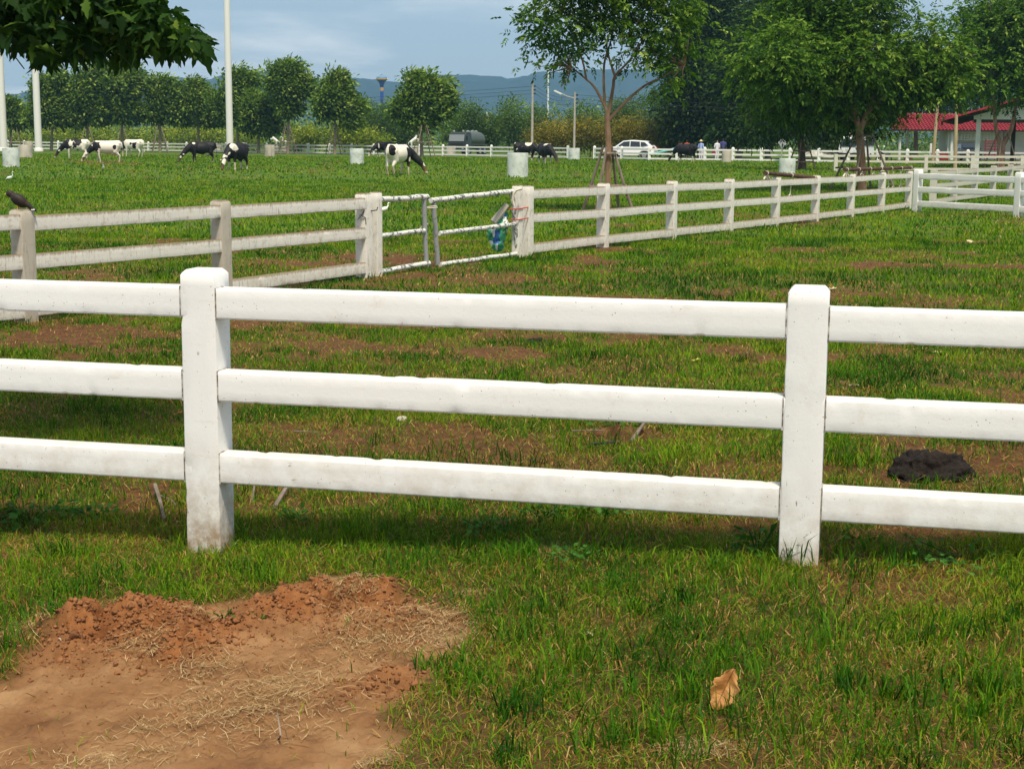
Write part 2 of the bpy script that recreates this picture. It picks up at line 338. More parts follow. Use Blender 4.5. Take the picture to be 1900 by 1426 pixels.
def polyd(X,Y):   # signed distance, positive inside
    X=np.asarray(X,float); Y=np.asarray(Y,float); d=np.full(X.shape,1e9); ins=np.zeros(X.shape,bool); n=len(POLY)
    for i in range(n):
        a=POLY[i]; b=POLY[(i+1)%n]; e=b-a
        t=np.clip(((X-a[0])*e[0]+(Y-a[1])*e[1])/(e@e),0,1); d=np.minimum(d,np.hypot(X-a[0]-t*e[0],Y-a[1]-t*e[1]))
        c=((a[1]>Y)!=(b[1]>Y)); 
        if abs(b[1]-a[1])>1e-9: ins^=c&(X<(b[0]-a[0])*(Y-a[1])/(b[1]-a[1])+a[0])
    return np.where(ins,d,-d)
def dirt(X,Y):
    X=np.asarray(X,float); Y=np.asarray(Y,float)
    n=fbm(X*3.1,Y*3.1,5,31)-.5; n2=fbm(X*.8,Y*.8,3,77); nb=fbm(X*7+3,Y*7,4,13)-.5
    s=np.clip((polyd(X,Y)+n*.3+.03)/.09,0,1)
    for cx,cy,rx,ry,st in DIRT_AND_SHADE:
        q=1.0-np.hypot((X-cx)/rx,(Y-cy)/ry)+n*2.0+nb*1.3
        s=np.maximum(s,np.clip(q*1.9,0,1)*st*.9)
    return np.maximum(s,np.where((Y>6.5)&(Y<30),np.clip((n2*.6+fbm(X*1.7+5,Y*1.1,4,51)*.4-.53)*6,0,.8),np.clip((n2-.68)*5,0,.45)))
def dryness(X,Y):
    near=np.clip((9-Y)/4,0,1)
    base=fbm(X*1.9+40,Y*1.9,4,3)*.6+fbm(X*.5,Y*.5+9,3,23)*.4
    d=.04+np.clip((base-.44)*3.6,0,1)*.66
    d=np.maximum(d,np.clip((fbm(X*2.8,Y*2.8,4,71)-.42)*4,0,.7)*np.clip((5.6-Y)/.8,0,1)*np.clip(X+.3,0,1))
    d=np.maximum(d*np.where(Y<6.4,1.,.75),np.clip(dirt(X,Y)*1.6,0,.95))
    far=np.clip((Y-24)/20,0,1)
    return np.where(far>0,d*(1-far*.55),d)
# soil mound relief
def gpx(u,v): p=gp(u,v); return p.x,p.y
MOUNDS=[(gpx(225,1165),.28,.16,.16),(gpx(300,1175),.17,.16,.10),(gpx(348,1200),.11,.12,.11),(gpx(170,1190),.25,.17,.05),(gpx(410,1165),.16,.11,.075),(gpx(545,1130),.22,.12,.085),(gpx(650,1118),.24,.12,.13),(gpx(740,1150),.22,.14,.05),(gpx(720,1265),.15,.09,.04),(gpx(1150,812),.25,.3,.07)]
def relief(X,Y):
    z=np.zeros(np.shape(X))
    for (cx,cy),rx,ry,h in MOUNDS:
        q=((X-cx)/rx)**2+((Y-cy)/ry)**2; z=np.maximum(z,h*np.exp(-q*1.3)*(1+.0*q))
    return z
def ridged(x,y,o,seed):
    s=0;a=.5;t=0
    for i in range(o): s=s+a*(1-np.abs(2*vnoise(x*2**i,y*2**i,seed+i*13)-1)); t+=a;a*=.55
    return s/t
def ghd(X,Y):      # full ground height incl. relief
    X=np.asarray(X,float); Y=np.asarray(Y,float)
    z=gh(X,Y); near=(Y<12)
    if np.any(near):
        r=relief(X,Y); dm=dirt(X,Y)
        k=np.clip(r/.04,0,1)
        z=z+r*(.75+2.2*(fbm(X*8,Y*8,3,53)-.45))+k*((ridged(X*13,Y*13,5,91)-.6)*.1+(fbm(X*48,Y*48,3,12)-.5)*.03)
        z=z+dm*near*((fbm(X*26,Y*26,4,8)-.5)*.034+(ridged(X*7,Y*7,4,19)-.6)*.03-.012)
    return z
# ------------------------------------------------------------------ ground
ys=np.concatenate([[-60,-20,-5,0,1.5,2.6],3.2+np.arange(0,4.4,.0115),7.6*np.exp(np.arange(0,math.log(60/7.6),.0065)),60*np.exp(np.arange(.02,math.log(3900/60),.05)),[3900]])
def cols(Y,n=700): pass
t=np.linspace(-1,1,640)
XS=[];YS=[]
for y in ys:
    hw=max(y,0)*.43+1.2 if y<60 else min(y*.8,3500)
    if y<3: hw=3+abs(y)
    XS.append(t*hw); YS.append(np.full_like(t,y))
XS=np.array(XS); YS=np.array(YS); ZS=ghd(XS,YS)
nr,nc=XS.shape
vv=np.stack([XS.ravel(),YS.ravel(),ZS.ravel()],-1)
idx=np.arange(nr*nc).reshape(nr,nc)
qd=np.stack([idx[:-1,:-1].ravel(),idx[:-1,1:].ravel(),idx[1:,1:].ravel(),idx[1:,:-1].ravel()],-1)
me=np_mesh('ground',vv,quads=qd,attrs={'dirt':('POINT',dirt(XS,YS).ravel()),'dry':('POINT',dryness(XS,YS).ravel()),'back':('POINT',np.clip(-polyd(XS,YS).ravel()*4,0,1)),'thatch':('POINT',np.clip((34-YS.ravel())/26,0,1)),'red':('POINT',np.clip(relief(XS,YS)/.07,0,1).ravel())})
gm=bpy.data.materials.new('soil_and_turf'); gm.use_nodes=True; nt=gm.node_tree; b=nt.nodes['Principled BSDF']; b.inputs['Roughness'].default_value=.95; b.inputs['Specular IOR Level'].default_value=.15
g=N(nt,'ShaderNodeNewGeometry')
def gn(sc,det=6,ro=.6,st=None):
    n=N(nt,'ShaderNodeTexNoise',inp={'Scale':sc,'Detail':float(det),'Roughness':ro})
    if st:
        mp=N(nt,'ShaderNodeMapping'); mp.inputs['Scale'].default_value=st; L(nt,g.outputs['Position'],mp.inputs[0]); L(nt,mp.outputs[0],n.inputs['Vector'])
    else: L(nt,g.outputs['Position'],n.inputs['Vector'])
    return n.outputs[0]
def gmix(f,a,bb,bt='MIX'):
    x=N(nt,'ShaderNodeMix',data_type='RGBA',blend_type=bt)
    if isinstance(f,float): x.inputs[0].default_value=f
    else: L(nt,f,x.inputs[0])
    for s,c in ((6,a),(7,bb)):
        if isinstance(c,tuple): x.inputs[s].default_value=(*c,1)
        else: L(nt,c,x.inputs[s])
    return x.outputs[2]
def gramp(v,stops): r=ramp(nt,stops); L(nt,v,r.inputs[0]); return r.outputs[0]
at_d=N(nt,'ShaderNodeAttribute',attribute_name='dirt').outputs['Fac']; at_y=N(nt,'ShaderNodeAttribute',attribute_name='dry').outputs['Fac']; at_r=N(nt,'ShaderNodeAttribute',attribute_name='red').outputs['Fac']
soil=gramp(gn(3.5,8,.65),[(.3,(.15,.066,.027)),(.5,(.29,.148,.063)),(.72,(.42,.25,.12))])
soil=gmix(at_r,soil,gramp(gn(9,8,.7),[(.3,(.14,.048,.017)),(.5,(.3,.118,.04)),(.75,(.42,.2,.08))]))
soil=gmix(gramp(gn(60,5,.7),[(.55,(0,0,0)),(.75,(.5,.5,.5))]),soil,(.16,.075,.03))
at_b=N(nt,'ShaderNodeAttribute',attribute_name='back').outputs['Fac']
soil=gmix(at_b,soil,gramp(gn(11,8,.75),[(.3,(.035,.015,.007)),(.5,(.105,.042,.017)),(.7,(.2,.098,.042))]))
turf=gramp(gn(.55,8,.68),[(.3,(.035,.095,.004)),(.5,(.085,.155,.007)),(.68,(.16,.2,.012))])
turf=gmix(gramp(gn(1.0,6,.7,(2.5,9,1)),[(.38,(0,0,0)),(.62,(.75,.75,.75))]),turf,(.03,.085,.01))
turf=gmix(gramp(gn(2.4,6,.7),[(.6,(0,0,0)),(.75,(.6,.6,.6))]),turf,(.2,.19,.045))
at_t=N(nt,'ShaderNodeAttribute',attribute_name='thatch').outputs['Fac']
th=gramp(gn(70,6,.8,(1,1.6,1)),[(.3,(.012,.014,.004)),(.45,(.04,.04,.009)),(.56,(.1,.052,.017)),(.7,(.24,.145,.055))])
turf=gmix(at_t,turf,th)
turf=gmix(at_y,turf,(.13,.075,.027))
c=gmix(at_d,turf,soil); L(nt,c,b.inputs['Base Color'])
bp=N(nt,'ShaderNodeBump',inp={'Strength':.9,'Distance':.011}); L(nt,gn(45,9,.85),bp.inputs['Height']); L(nt,bp.outputs[0],b.inputs['Normal'])
ground=link('ground',me,gm,smooth=True); tag(ground,kind='structure')
# ------------------------------------------------------------------ blades
def blades(name,P,hgt,wid,rnd,lean,mt,label=None,cat=None,seg=2,tilt=None,curl=.5):
    n=len(P); a=rng.uniform(0,2*np.pi,n); d=np.stack([np.cos(a),np.sin(a),np.zeros(n)],-1)
    f=rng.uniform(0,2*np.pi,n); s=np.stack([np.cos(f),np.sin(f),np.zeros(n)],-1)
    up=np.array([0,0,1.])
    H=hgt[:,None]; W=wid[:,None]*.5; Lr=lean[:,None]
    p1=P+up*H*.55+d*H*Lr*.35; p2=P+up*H*np.maximum(1-Lr*curl,.12)+d*H*Lr
    V=np.stack([P-s*W,P+s*W,p1+s*W*.8,p1-s*W*.8,p2],1).reshape(-1,3)
    b0=np.arange(n)*5
    q=np.stack([b0,b0+1,b0+2,b0+3],-1); t3=np.stack([b0+3,b0+2,b0+4],-1)
    me=np_mesh(name,V,quads=q,tris=t3,attrs={'rnd':('FACE',np.concatenate([rnd,rnd]))})
    return link(name,me,mt)
def scatter(n,y0,y1,ha=.40,pad=.5):
    y=np.sqrt(rng.uniform(y0*y0,y1*y1,n)); x=rng.uniform(-1,1,n)*(y*ha+pad); return x,y
A_lay=[(3.3,6.2,8500,.082,.0034),(6.2,9.5,5200,.08,.0044),(9.5,16,1900,.09,.0075),(16,30,620,.11,.013),(30,66,110,.13,.026),(66,135,16,.15,.06)]
allP=[];allH=[];allW=[];allR=[];allL=[]
for y0,y1,dens,hh,ww in A_lay:
    area=.40*(y1*y1-y0*y0)+.5*2*(y1-y0); n=int(area*dens); x,y=scatter(n,y0,y1)
    dm=dirt(x,y); cl=fbm(x*3.3,y*3.3,3,61); cl2=fbm(x*9,y*9,2,62)
    keep=rng.uniform(0,1,n)>np.where(polyd(x,y)>.0,np.clip(dm*1.15,0,.985),np.clip(dm*1.1,0,.94))
    keep&=rng.uniform(0,1,n)<np.clip(.35+1.2*(cl2-.2),.2,1)
    keep&=~((relief(x,y)>.03)&(rng.uniform(0,1,n)<.96))
    x,y,dm,cl,cl2=(q[keep] for q in (x,y,dm,cl,cl2)); n=len(x)
    dry=dryness(x,y)
    tall=np.clip((cl-.52)*4,0,1)
    h=hh*(rng.uniform(.35,1.0,n)+tall*rng.uniform(.2,1.1,n))*(1-.45*np.clip(dry,0,1))
    # longer tufts at the feet of the fences
    isdry=rng.uniform(0,1,n)<dry*.75
    r=np.where(isdry,rng.uniform(.7,1,n),np.clip(-.08+.85*fbm(x*1.3+9,y*1.3,3,45)+rng.normal(0,.13,n)+.14*dry+.13*np.clip((y-20)/12,0,1),0,.7))
    ln=np.where(isdry,rng.uniform(.5,2.2,n),rng.uniform(.1,1.1,n)); h=np.where(isdry,h*.7,h)
    z=ghd(x,y)-.004
    allP.append(np.stack([x,y,z],-1)); allH.append(h); allW.append(ww*rng.uniform(.6,1.3,n)); allR.append(r); allL.append(ln)
for y0,y1,dens in ((3.3,6.5,3400),(6.5,10,1700),(10,18,400)):
    n=int(.40*(y1*y1-y0*y0)*dens); x,y=scatter(n,y0,y1); dm=dirt(x,y); ok=(rng.uniform(0,1,n)>np.where(polyd(x,y)>0,dm,dm*.6))
    x,y=x[ok],y[ok]; n=len(x); gr=rng.uniform(0,1,n)<.45; sc_=1+(y-5)*.06
    allP.append(np.stack([x,y,ghd(x,y)+rng.uniform(-.003,.01,n)],-1)); allH.append(rng.uniform(.012,.05,n)); allW.append(.0034*sc_*rng.uniform(.5,1.4,n)); allL.append(rng.uniform(.8,2.8,n)); allR.append(np.where(gr,rng.uniform(.1,.7,n),rng.uniform(.7,.97,n)))
P=np.concatenate(allP);Hh=np.concatenate(allH);Ww=np.concatenate(allW);Rr=np.concatenate(allR);Ll=np.concatenate(allL)
tag(blades('grass',P,Hh,Ww,Rr,Ll,M['grass']),'short patchy green and yellowing turf covering the paddock','grass',kind='stuff')
print('blades',len(P))
# ------------------------------------------------------------------ concrete bars (posts and rails): lofted with worn, chipped edges
def bar(name,p0,p1,w,h,mt,parent,seg=24,amp=.0015,chip=.006,bev=.005,cap=0.0,side=None,seed=0):
    """bar from p0 to p1; w = width along 'side', h = the other cross dimension; cap = height of the pyramid end at p1"""
    p0=Vector(p0);p1=Vector(p1); d=(p1-p0); ln=d.length; d.normalize()
    side=Vector(side or (1,0,0)); side=(side-d*side.dot(d)).normalized(); o2=d.cross(side).normalized()
    base=[]
    for sx,sy in ((1,1),(-1,1),(-1,-1),(1,-1)):
        cx,cy=sx*(w/2-bev),sy*(h/2-bev); a0={(1,1):0,(-1,1):90,(-1,-1):180,(1,-1):270}[(sx,sy)]
        for k in range(4): th=R(a0+30*k); base.append((cx+bev*math.cos(th),cy+bev*math.sin(th),1 if k in(0,3) else 2))
    full=[]
    for i,(x,y,c) in enumerate(base):     # add mid points on flat sides
        full.append((x,y,c)); nx=base[(i+1)%16]
        if i%4==3:
            for f in (.33,.66): full.append((x+(nx[0]-x)*f,y+(nx[1]-y)*f,0))
    n=len(full); vs=[];fs=[]
    st=[(i/seg*(ln-cap),1.0) for i in range(seg+1)]
    if cap: st+=[(ln-cap*.5,.9),(ln-cap*.04,.76),(ln,.7)]
    else: st=[(0.0,.97)]+[(max(z,.004) if i==0 else (min(z,ln-.004) if i==seg else z),1) for i,(z,_) in enumerate(st)]+[(ln,.97)]
    det=seg>10
    for z,sc in st:
        for x,y,c in full:
            q=p0+d*z+side*(x*sc)+o2*(y*sc)
            if det:
                nz=mnoise.noise(q*9+Vector((seed,0,0)))*amp+mnoise.noise(q*37)*amp*.5
                ch=max(0,mnoise.noise(q*17+Vector((seed*3.1,5,0)))-.45)*chip*9 if c else 0
                ch+=max(0,mnoise.noise(q*70+Vector((seed,9,0)))-.2)*chip*1.2 if c==2 else 0
                f=1-ch/max(math.hypot(x,y),.01); q=p0+d*z+side*(x*sc*f)+o2*(y*sc*f)+(side*x+o2*y).normalized()*nz
            vs.append(q)
    for i in range(len(st)-1):
        for k in range(n): fs.append((i*n+k,i*n+(k+1)%n,(i+1)*n+(k+1)%n,(i+1)*n+k))
    fs.append(tuple(range(n-1,-1,-1))); fs.append(tuple(range((len(st)-1)*n,len(st)*n)))
    m=MB(); m.add(vs,fs); ob=m.build(name,mt,parent,smooth=True)
    if abs(d.z)<.5:
        ea=ob.data.attributes.new('edge','FLOAT','POINT'); ea.data.foreach_set('value',np.array([max(0.,(q-(p0+d*(q-p0).dot(d))).z/(h/2)) for q in vs],np.float32))
    return ob
def fence(name,label,posts,rz,mt,rt,top=1.115,wid=.15,rail_h=.125,rail_t=.085,seg=3,group=None,railz=None,setback=.006,gaps=(),ext=(0,0),cap=.03,postmats=None,joint=False,chip=.006,amp=.0015,lowmat=None,lean=0):
    """posts: list of (x, y, zbase). rails are embedded between neighbouring posts, flush with their front face"""
    root=empty(name,(posts[0][0],posts[0][1],posts[0][2]),0,label,'fence',group); o=Vector(root.location)
    side=Vector((math.cos(rz),math.sin(rz),0)); front=Vector((math.sin(rz),-math.cos(rz),0))
    for i,(x,y,z) in enumerate(posts):
        tx=random.uniform(-lean,lean)
        bar('post',Vector((x,y,z-.15))-o,Vector((x,y,z+top))+side*tx+front*random.uniform(-lean,lean)*.5-o,wid,wid,(postmats or {}).get(i,mt),root,seg=seg*2 if seg>3 else seg,cap=cap,side=side,seed=i*7.7,chip=chip,amp=amp)
    for i in range(len(posts)-1):
        if i in gaps: continue
        a=Vector(posts[i]); b=Vector(posts[i+1]); dd=(b-a); dd.z=0; dd.normalize()
        for j,zz in enumerate(railz):
            sb=wid/2-rail_t/2-setback
            za,zb=(zz if not isinstance(zz,tuple) else zz)if not isinstance(zz,tuple) else zz, None
            za,zb=(zz,zz) if not isinstance(zz,tuple) else zz
            jz=random.uniform(-1,1)*.012*(1 if seg<=6 else .2)
            p=a+Vector((0,0,za+jz))+front*sb+dd*(wid/2-.03); q=b+Vector((0,0,zb-jz))+front*sb-dd*(wid/2-.03)
            bar('rail',p-o,q-o,rail_t,rail_h,(lowmat if (lowmat and j==2) else rt),root,seg=seg*8 if seg>3 else seg,side=front,seed=i*3.3+j,bev=.009,chip=chip,amp=amp)
            if joint:
                for e,sg in ((p+dd*.031,1),(q-dd*.031,-1)):
                    jm=MB(); Mx=Matrix((dd,-front,Vector((0,0,1)))).transposed(); jm.box(e-o+dd*sg*.002,(.005,rail_t+.003,rail_h+.003),Mx); jm.build('joint_shade',M['joint'],root)  # thin dark strip coloured as the shade of the gap round each rail end
    return root
# foreground fence
pl=at(392,1008,5.98); pr=at(1482,1040,5.45); dvec=Vector((pr.x-pl.x,pr.y-pl.y,0)); rzA=math.atan2(dvec.y,dvec.x)
pts=[(pl.x+dvec.x*k,pl.y+dvec.y*k,0.0) for k in (-1,0,1,2)]
topA=at(376,497,6.0).z
def rz_at(u,vt,vb,Y): return (at(u,vt,Y).z+at(u,vb,Y).z)/2,at(u,vt,Y).z-at(u,vb,Y).z
print('fenceA',topA,[rz_at(410,*q,5.93) for q in ((538,590),(692,745),(846,898))],[rz_at(1450,*q,5.38) for q in ((572,627),(738,795),(903,960))], math.degrees(rzA), dvec.length)
zl=[rz_at(410,*q,5.93)[0] for q in ((536,590),(690,745),(843,898))]
zr=[rz_at(1450,*q,5.38)[0] for q in ((570,627),(736,795),(901,960))]
zm=[(a+b)/2 for a,b in zip(zl,zr)]
fence('concrete_fence','fresh white three rail concrete fence in the foreground crossing the whole view',pts,rzA,M['paintA'],M['paintA'],top=topA,wid=.145,rail_h=.122,rail_t=.095,seg=16,railz=zm,cap=.022,setback=.003,chip=.0034,amp=.0007,joint=True)
# long weathered fence (pasture boundary): regular line, K/(2500-u)
def onB(u): Y=36700/(2500-u); return at(u,400,Y).x,Y
def postB(u,dz=0): x,y=onB(u); return (x,y,float(gh_base(y))+dz)
rzB=math.atan2(1,.5536)
B_l=[postB(u) for u in (-420,53-20,410)]+[postB(676)]
B_l[1]=postB(40)
RZB=[.985,.60,.13]
fence('concrete_fence','weathered streaked three rail fence with black bird on its post, left of the pipe gate',B_l,rzB,M['paintB'],M['paintB'],top=1.12,wid=.17,rail_h=.15,seg=6,railz=RZB,cap=.03,lean=.012,group='old fence along the pasture',postmats={1:M['paintB_grey'],2:M['paintB_grey']})
B_r=[postB(u) for u in (978,1119,1246,1352,1438,1512,1577,1634,1684)]
fence('concrete_fence','weathered streaked three rail fence running back from the pipe gate to the corner',B_r,rzB,M['paintB'],M['paintB'],top=1.12,wid=.17,rail_h=.15,seg=5,railz=RZB,cap=.03,lean=.015,group='old fence along the pasture')
B_f=[postB(u) for u in (1729,1768,1805,1839,1870,1898,1925,1950)]
fence('concrete_fence','old grey streaked fence going on behind the short bright white fence at right',B_f,rzB,M['paintD'],M['paintD'],top=1.12,wid=.19,rail_h=.15,seg=3,railz=RZB,cap=.02,group='old fence along the pasture')
# gate side posts
for u,lab in ((697,'weathered square post holding the left leaf of the pipe gate'),(960,'weathered square post tied with red cord at the right leaf of the pipe gate')):
    x,y,z=postB(u); r=empty('gate_post',(x,y,z),0,lab,'post'); bar('post_shaft',(0,0,-.1),(0,0,1.13),.13,.13,M['paintB'],r,seg=12,cap=.02,side=(math.cos(rzB),math.sin(rzB),0),seed=u)
# short bright fence at the corner
c0=at(1701,387,43.2); c1=at(1889,398,40.2); dC=Vector((c1.x-c0.x,c1.y-c0.y,0)); rzC=math.atan2(dC.y,dC.x)
ptsC=[(c0.x+dC.x*k,c0.y+dC.y*k,c0.z) for k in range(0,3)]
hC=at(1701,314,43.2).z-c0.z
fence('concrete_fence','short clean bright white three rail fence closing the corner at right',ptsC,rzC,M['paintC'],M['paintC'],top=hC,wid=.19,rail_h=.17,rail_t=.1,seg=4,railz=[hC*.82,hC*.49,hC*.13],cap=.03)
# far fence E
ptsE=[]
for u in (1550,1637,1717,1803,1895,1985):
    p=at(u,316,86); ptsE.append((p.x,p.y,-.02))
fence('concrete_fence','pale old fence crossing the middle distance in front of the red roofed shed',ptsE,0,M['paintD'],M['paintD'],top=.95,wid=.2,rail_h=.13,seg=2,railz=[.86,.55,.16],cap=.02)
# road fence
YF=lambda u: float(np.interp(u,[-200,325,897,1205,1522,1900,2200],[212,178,148.5,127.3,122.5,117,114]))
stp=lambda u: float(np.interp(u,[0,307,600,900,1180,1500,1900],[30,35,39.5,45,51,54,58]))
us=[1204.6]
while us[-1]<2050: us.append(us[-1]+stp(us[-1]))
while us[0]>-120: us.insert(0,us[0]-stp(us[0]))
def ptF(u): p=at(u,290,YF(u)); return (p.x,p.y,float(gh_base(p.y))+.02)
lf=[u for u in us if u<1100]; rf=[u for u in us if u>1090]
def fenceF(lab,ul):
    root=empty('concrete_fence',ptF(ul[0]),0,lab,'fence','white fences along the road'); o=Vector(root.location)
    P_=[Vector(ptF(u)) for u in ul]
    for p in P_:
        m=MB(); m.box(p-o+Vector((0,0,.45)),(.24,.24,1.1)); m.lathe([(.13,0),(.12,.06),(.05,.12)],8,p-o+Vector((0,0,1.0))); m.build('post',M['paintF'],root)
    for a,b in zip(P_,P_[1:]):
        for z in (.88,.52,.12):
            m=MB(); m.tube([a-o+Vector((0,-.06,z)),b-o+Vector((0,-.06,z))],.1,4); m.build('rail',M['paintF'],root)
fenceF('far white fence along the road behind the cows, left of the tree with stakes',lf)
fenceF('far white fence along the road before the white car and the walking people',rf)
# ------------------------------------------------------------------ pipe gates
def gate(lab,bars):
    root=empty('pipe_gate',(*onB(bars[0][1][0])[:2],float(gh_base(onB(bars[0][1][0])[1]))),0,lab,'gate','pipe gate leaves'); o=Vector(root.location)
    for nm,(u0,v0),(u1,v1),r in bars:
        a=at(u0,v0,onB(u0)[1]-.02); b=at(u1,v1,onB(u1)[1]-.02); k=[a+(b-a)*t-o for t in (0,.2,.4,.6,.8,1)]
        for i in range(1,5): k[i]+=Vector((random.uniform(-1,1),0,random.uniform(-1,1)))*.006
        MB().tube(k,r*.92,12).build(nm,M['gate_grey'] if (nm=='upright' and 780<u0<820) else M['gate'],root,smooth=True)
gate('short left leaf of the pipe gate with peeling white paint',[('top_bar',(697,371),(793,365),.042),('middle_bar',(704,438),(787,428),.036),('bottom_bar',(706,504),(796,488),.038),('upright',(787,370),(792,494),.036),('upright',(702,372),(706,505),.03)])
gate('long right leaf of the pipe gate beside the printed sack',[('top_bar',(799,372),(952,355),.042),('middle_bar',(815,433),(957,416),.036),('bottom_bar',(817,491),(962,470),.036),('upright',(805,376),(812,491),.038),('upright',(951,357),(960,472),.038)])
def cord(lab,name,pp,r,mt,cat='rope',group=None):
    pp=[Vector(p) for p in pp]; o=pp[0]; root=MB(); root.tube([p-o for p in pp],r,5); ob=root.build(name,mt); ob.location=o; tag(ob,lab,cat,group); return ob
Yg=onB(800)[1]-.1
cord('thin wire tying the two gate leaves together at the top','thin_wire',[at(u,v,Yg) for u,v in ((784,383),(790,385),(800,383),(810,382),(812,385),(800,386),(785,386))],.008,M['rope'],'wire')
cord('loose pale wire hanging beside the left gate leaf upright','thin_wire',[at(u,v,Yg) for u,v in ((782,398),(788,408),(794,416),(786,420),(776,426),(774,430),(790,412))],.007,M['rope'],'wire')
for v,l in ((388,'upper'),(408,'lower')):
    pts_=[at(u,v+dv,onB(u)[1]+dy_) for u,dv,dy_ in ((945,0,-.06),(960,0,-.15),(983,-4,-.15),(984,-3,.1),(960,0,.1),(945,0,-.06))]
    cord(l+' red cord wound round the gate post by the sack','red_cord',pts_,.009,M['redrope'],'cord')
cord('white rag strip tied to the top of the right gate upright','rag_strip',[at(u,v,onB(955)[1]-.15) for u,v in ((968,350),(958,353),(953,360),(951,372),(954,382))],.02,M['rope'],'cord')
cord('dark wire loop round the left gate post','thin_wire',[at(u,v,onB(690)[1]-.16) for u,v in ((675,391),(685,391.5),(699,390),(701,384))],.008,M['wire'],'wire')
cord('dark wire hanging from the left gate post','thin_wire',[at(u,v,onB(680)[1]-.16) for u,v in ((676,391),(671,399),(664,408),(668,398),(678,404),(679,416))],.006,M['wire'],'wire')
# rusty pipes hung on the fence and ropes
def ppos(u,v,back=-.12): x,y=onB(u); return at(u,v,y+back)
def rpipe(lab,a,b):
    root=empty('rusty_pipe',a,0,lab,'pipe','rusty pipes tied on the fence'); 
    MB().tube([(0,0,0),(b-a)*.5,(b-a)],.045,12).build('pipe_tube',M['rust'],root,smooth=True)
    n=6 if (b-a).length>6 else 2
    for k in range(n+1):
        p=(b-a)*(k/n*.94+.03); 
        MB().tube([p-(b-a).normalized()*.02,p+(b-a).normalized()*.02],.054,10).build('rope_wrap',M['rope'],root,smooth=True)
rpipe('short dark pipe tied across the fence posts at its left',ppos(1419,321),ppos(1513,330))
rpipe('long rusty pipe resting along the fence toward the corner',ppos(1567,315),ppos(1693,311))
for u,v0,v1 in ((1466,332,364),(1648,315,350),(1657,315,349),(1671,313,347),(1599,316,325),(1621,316,324)):
    a=ppos(u,v0);b=ppos(u+random.uniform(-1,1),v1-4); pp=[a,(a+b)/2+Vector((.02,0,0)),b]
    r=MB(); r.tube([p-a for p in pp],.012,5); b2=ppos(u-3,v1); b3=ppos(u+3,v1); r.tube([b-a,b2-a],.012,5); r.tube([b-a,b3-a],.012,5)
    o=r.build('hanging_rope',M['rope']); o.location=a; tag(o,'thin cream rope '+{1466:'hanging from the short dark pipe at right of centre',1648:'leftmost of the three long ropes by the corner post',1657:'middle of the three long ropes by the corner post',1671:'rightmost of the three long ropes by the corner post',1599:'short end hanging from the rusty pipe at its left part',1621:'short end hanging from the middle of the rusty pipe'}[u],'rope','ropes hanging from the fence pipes')
for u0,v0,lab in ((1423,322,'cream rope knot under the left end of the dark pipe'),(1570,318,'cream rope knot under the left end of the rusty pipe')):
    a=ppos(u0,v0); r=MB()
    for du,dv in ((-6,11),(0,10),(6,12),(3,8)): r.tube([(0,0,0),ppos(u0+du,v0+dv)-a],.02,5)
    o=r.build('rope_knot',M['rope']); o.location=a; tag(o,lab,'rope')
# ------------------------------------------------------------------ concrete rings (planters)
def ring(u0,u1,vt,vb,white,lab,plant=False):
    Y=(CAMZ+.05)*FPX/(vb-(257+.008*((u0+u1)/2-950)))
    for _ in range(3):
        z=float(gh_base(Y)); Y=(CAMZ-z)*FPX/(vb-(257+.008*((u0+u1)/2-950)))
    c=at((u0+u1)/2,vb,Y); Rr_=(u1-u0)/2*Y/FPX; H=(vb-vt)*Y/FPX; c.z=gz(c.x,c.y)-.02
    root=empty('concrete_ring',(c.x,c.y+Rr_,c.z),random.uniform(0,6),lab,'planter','concrete rings on the pasture')
    prof=[(Rr_,0),(Rr_*1.0,H*.2),(Rr_*.985,H*.55),(Rr_*1.0,H*.96),(Rr_*.97,H),(Rr_*.86,H),(Rr_*.84,H*.8)]
    MB().lathe(prof,28,cap=False).build('ring_wall',M['ring_white' if white else 'ring_grey'],root,smooth=True)
    MB().lathe([(0.01,H*.83),(Rr_*.87,H*.85)],16,cap=False).build('soil_fill',gm,root)
    return root
ring(1,31,272.6,308.4,True,'mossy white concrete ring at the left edge below the leaning mast')
ring(30.5,56,268,291.6,False,'grey concrete ring just behind the mossy one at the left edge')
ring(42,59,261.5,281,False,'small far concrete ring beside the foot of the mast at left')
ring(396,412,265,279,False,'far grey ring between the black cow and the cow facing us')
ring(490,508.5,268,290,False,'grey ring beside the tall staked tree, left of the red dirt spot')
ring(648,673.7,275,303.7,True,'whitewashed ring left of the large black and white cow')
ring(828,845,270.6,288,False,'grey ring in front of the tanker truck cab')
ring(941,980,283,328,True,'largest whitewashed ring, nearest to us, left of the staked tree')
ring(1055,1076,274,295.5,True,'whitewashed ring below the street lamp')
ring(1340,1358,279,300.5,False,'yellowish ring touching the road fence right of the people')
ring(1448,1478,293,320.5,True,'whitewashed ring under the back of the diamond sign')
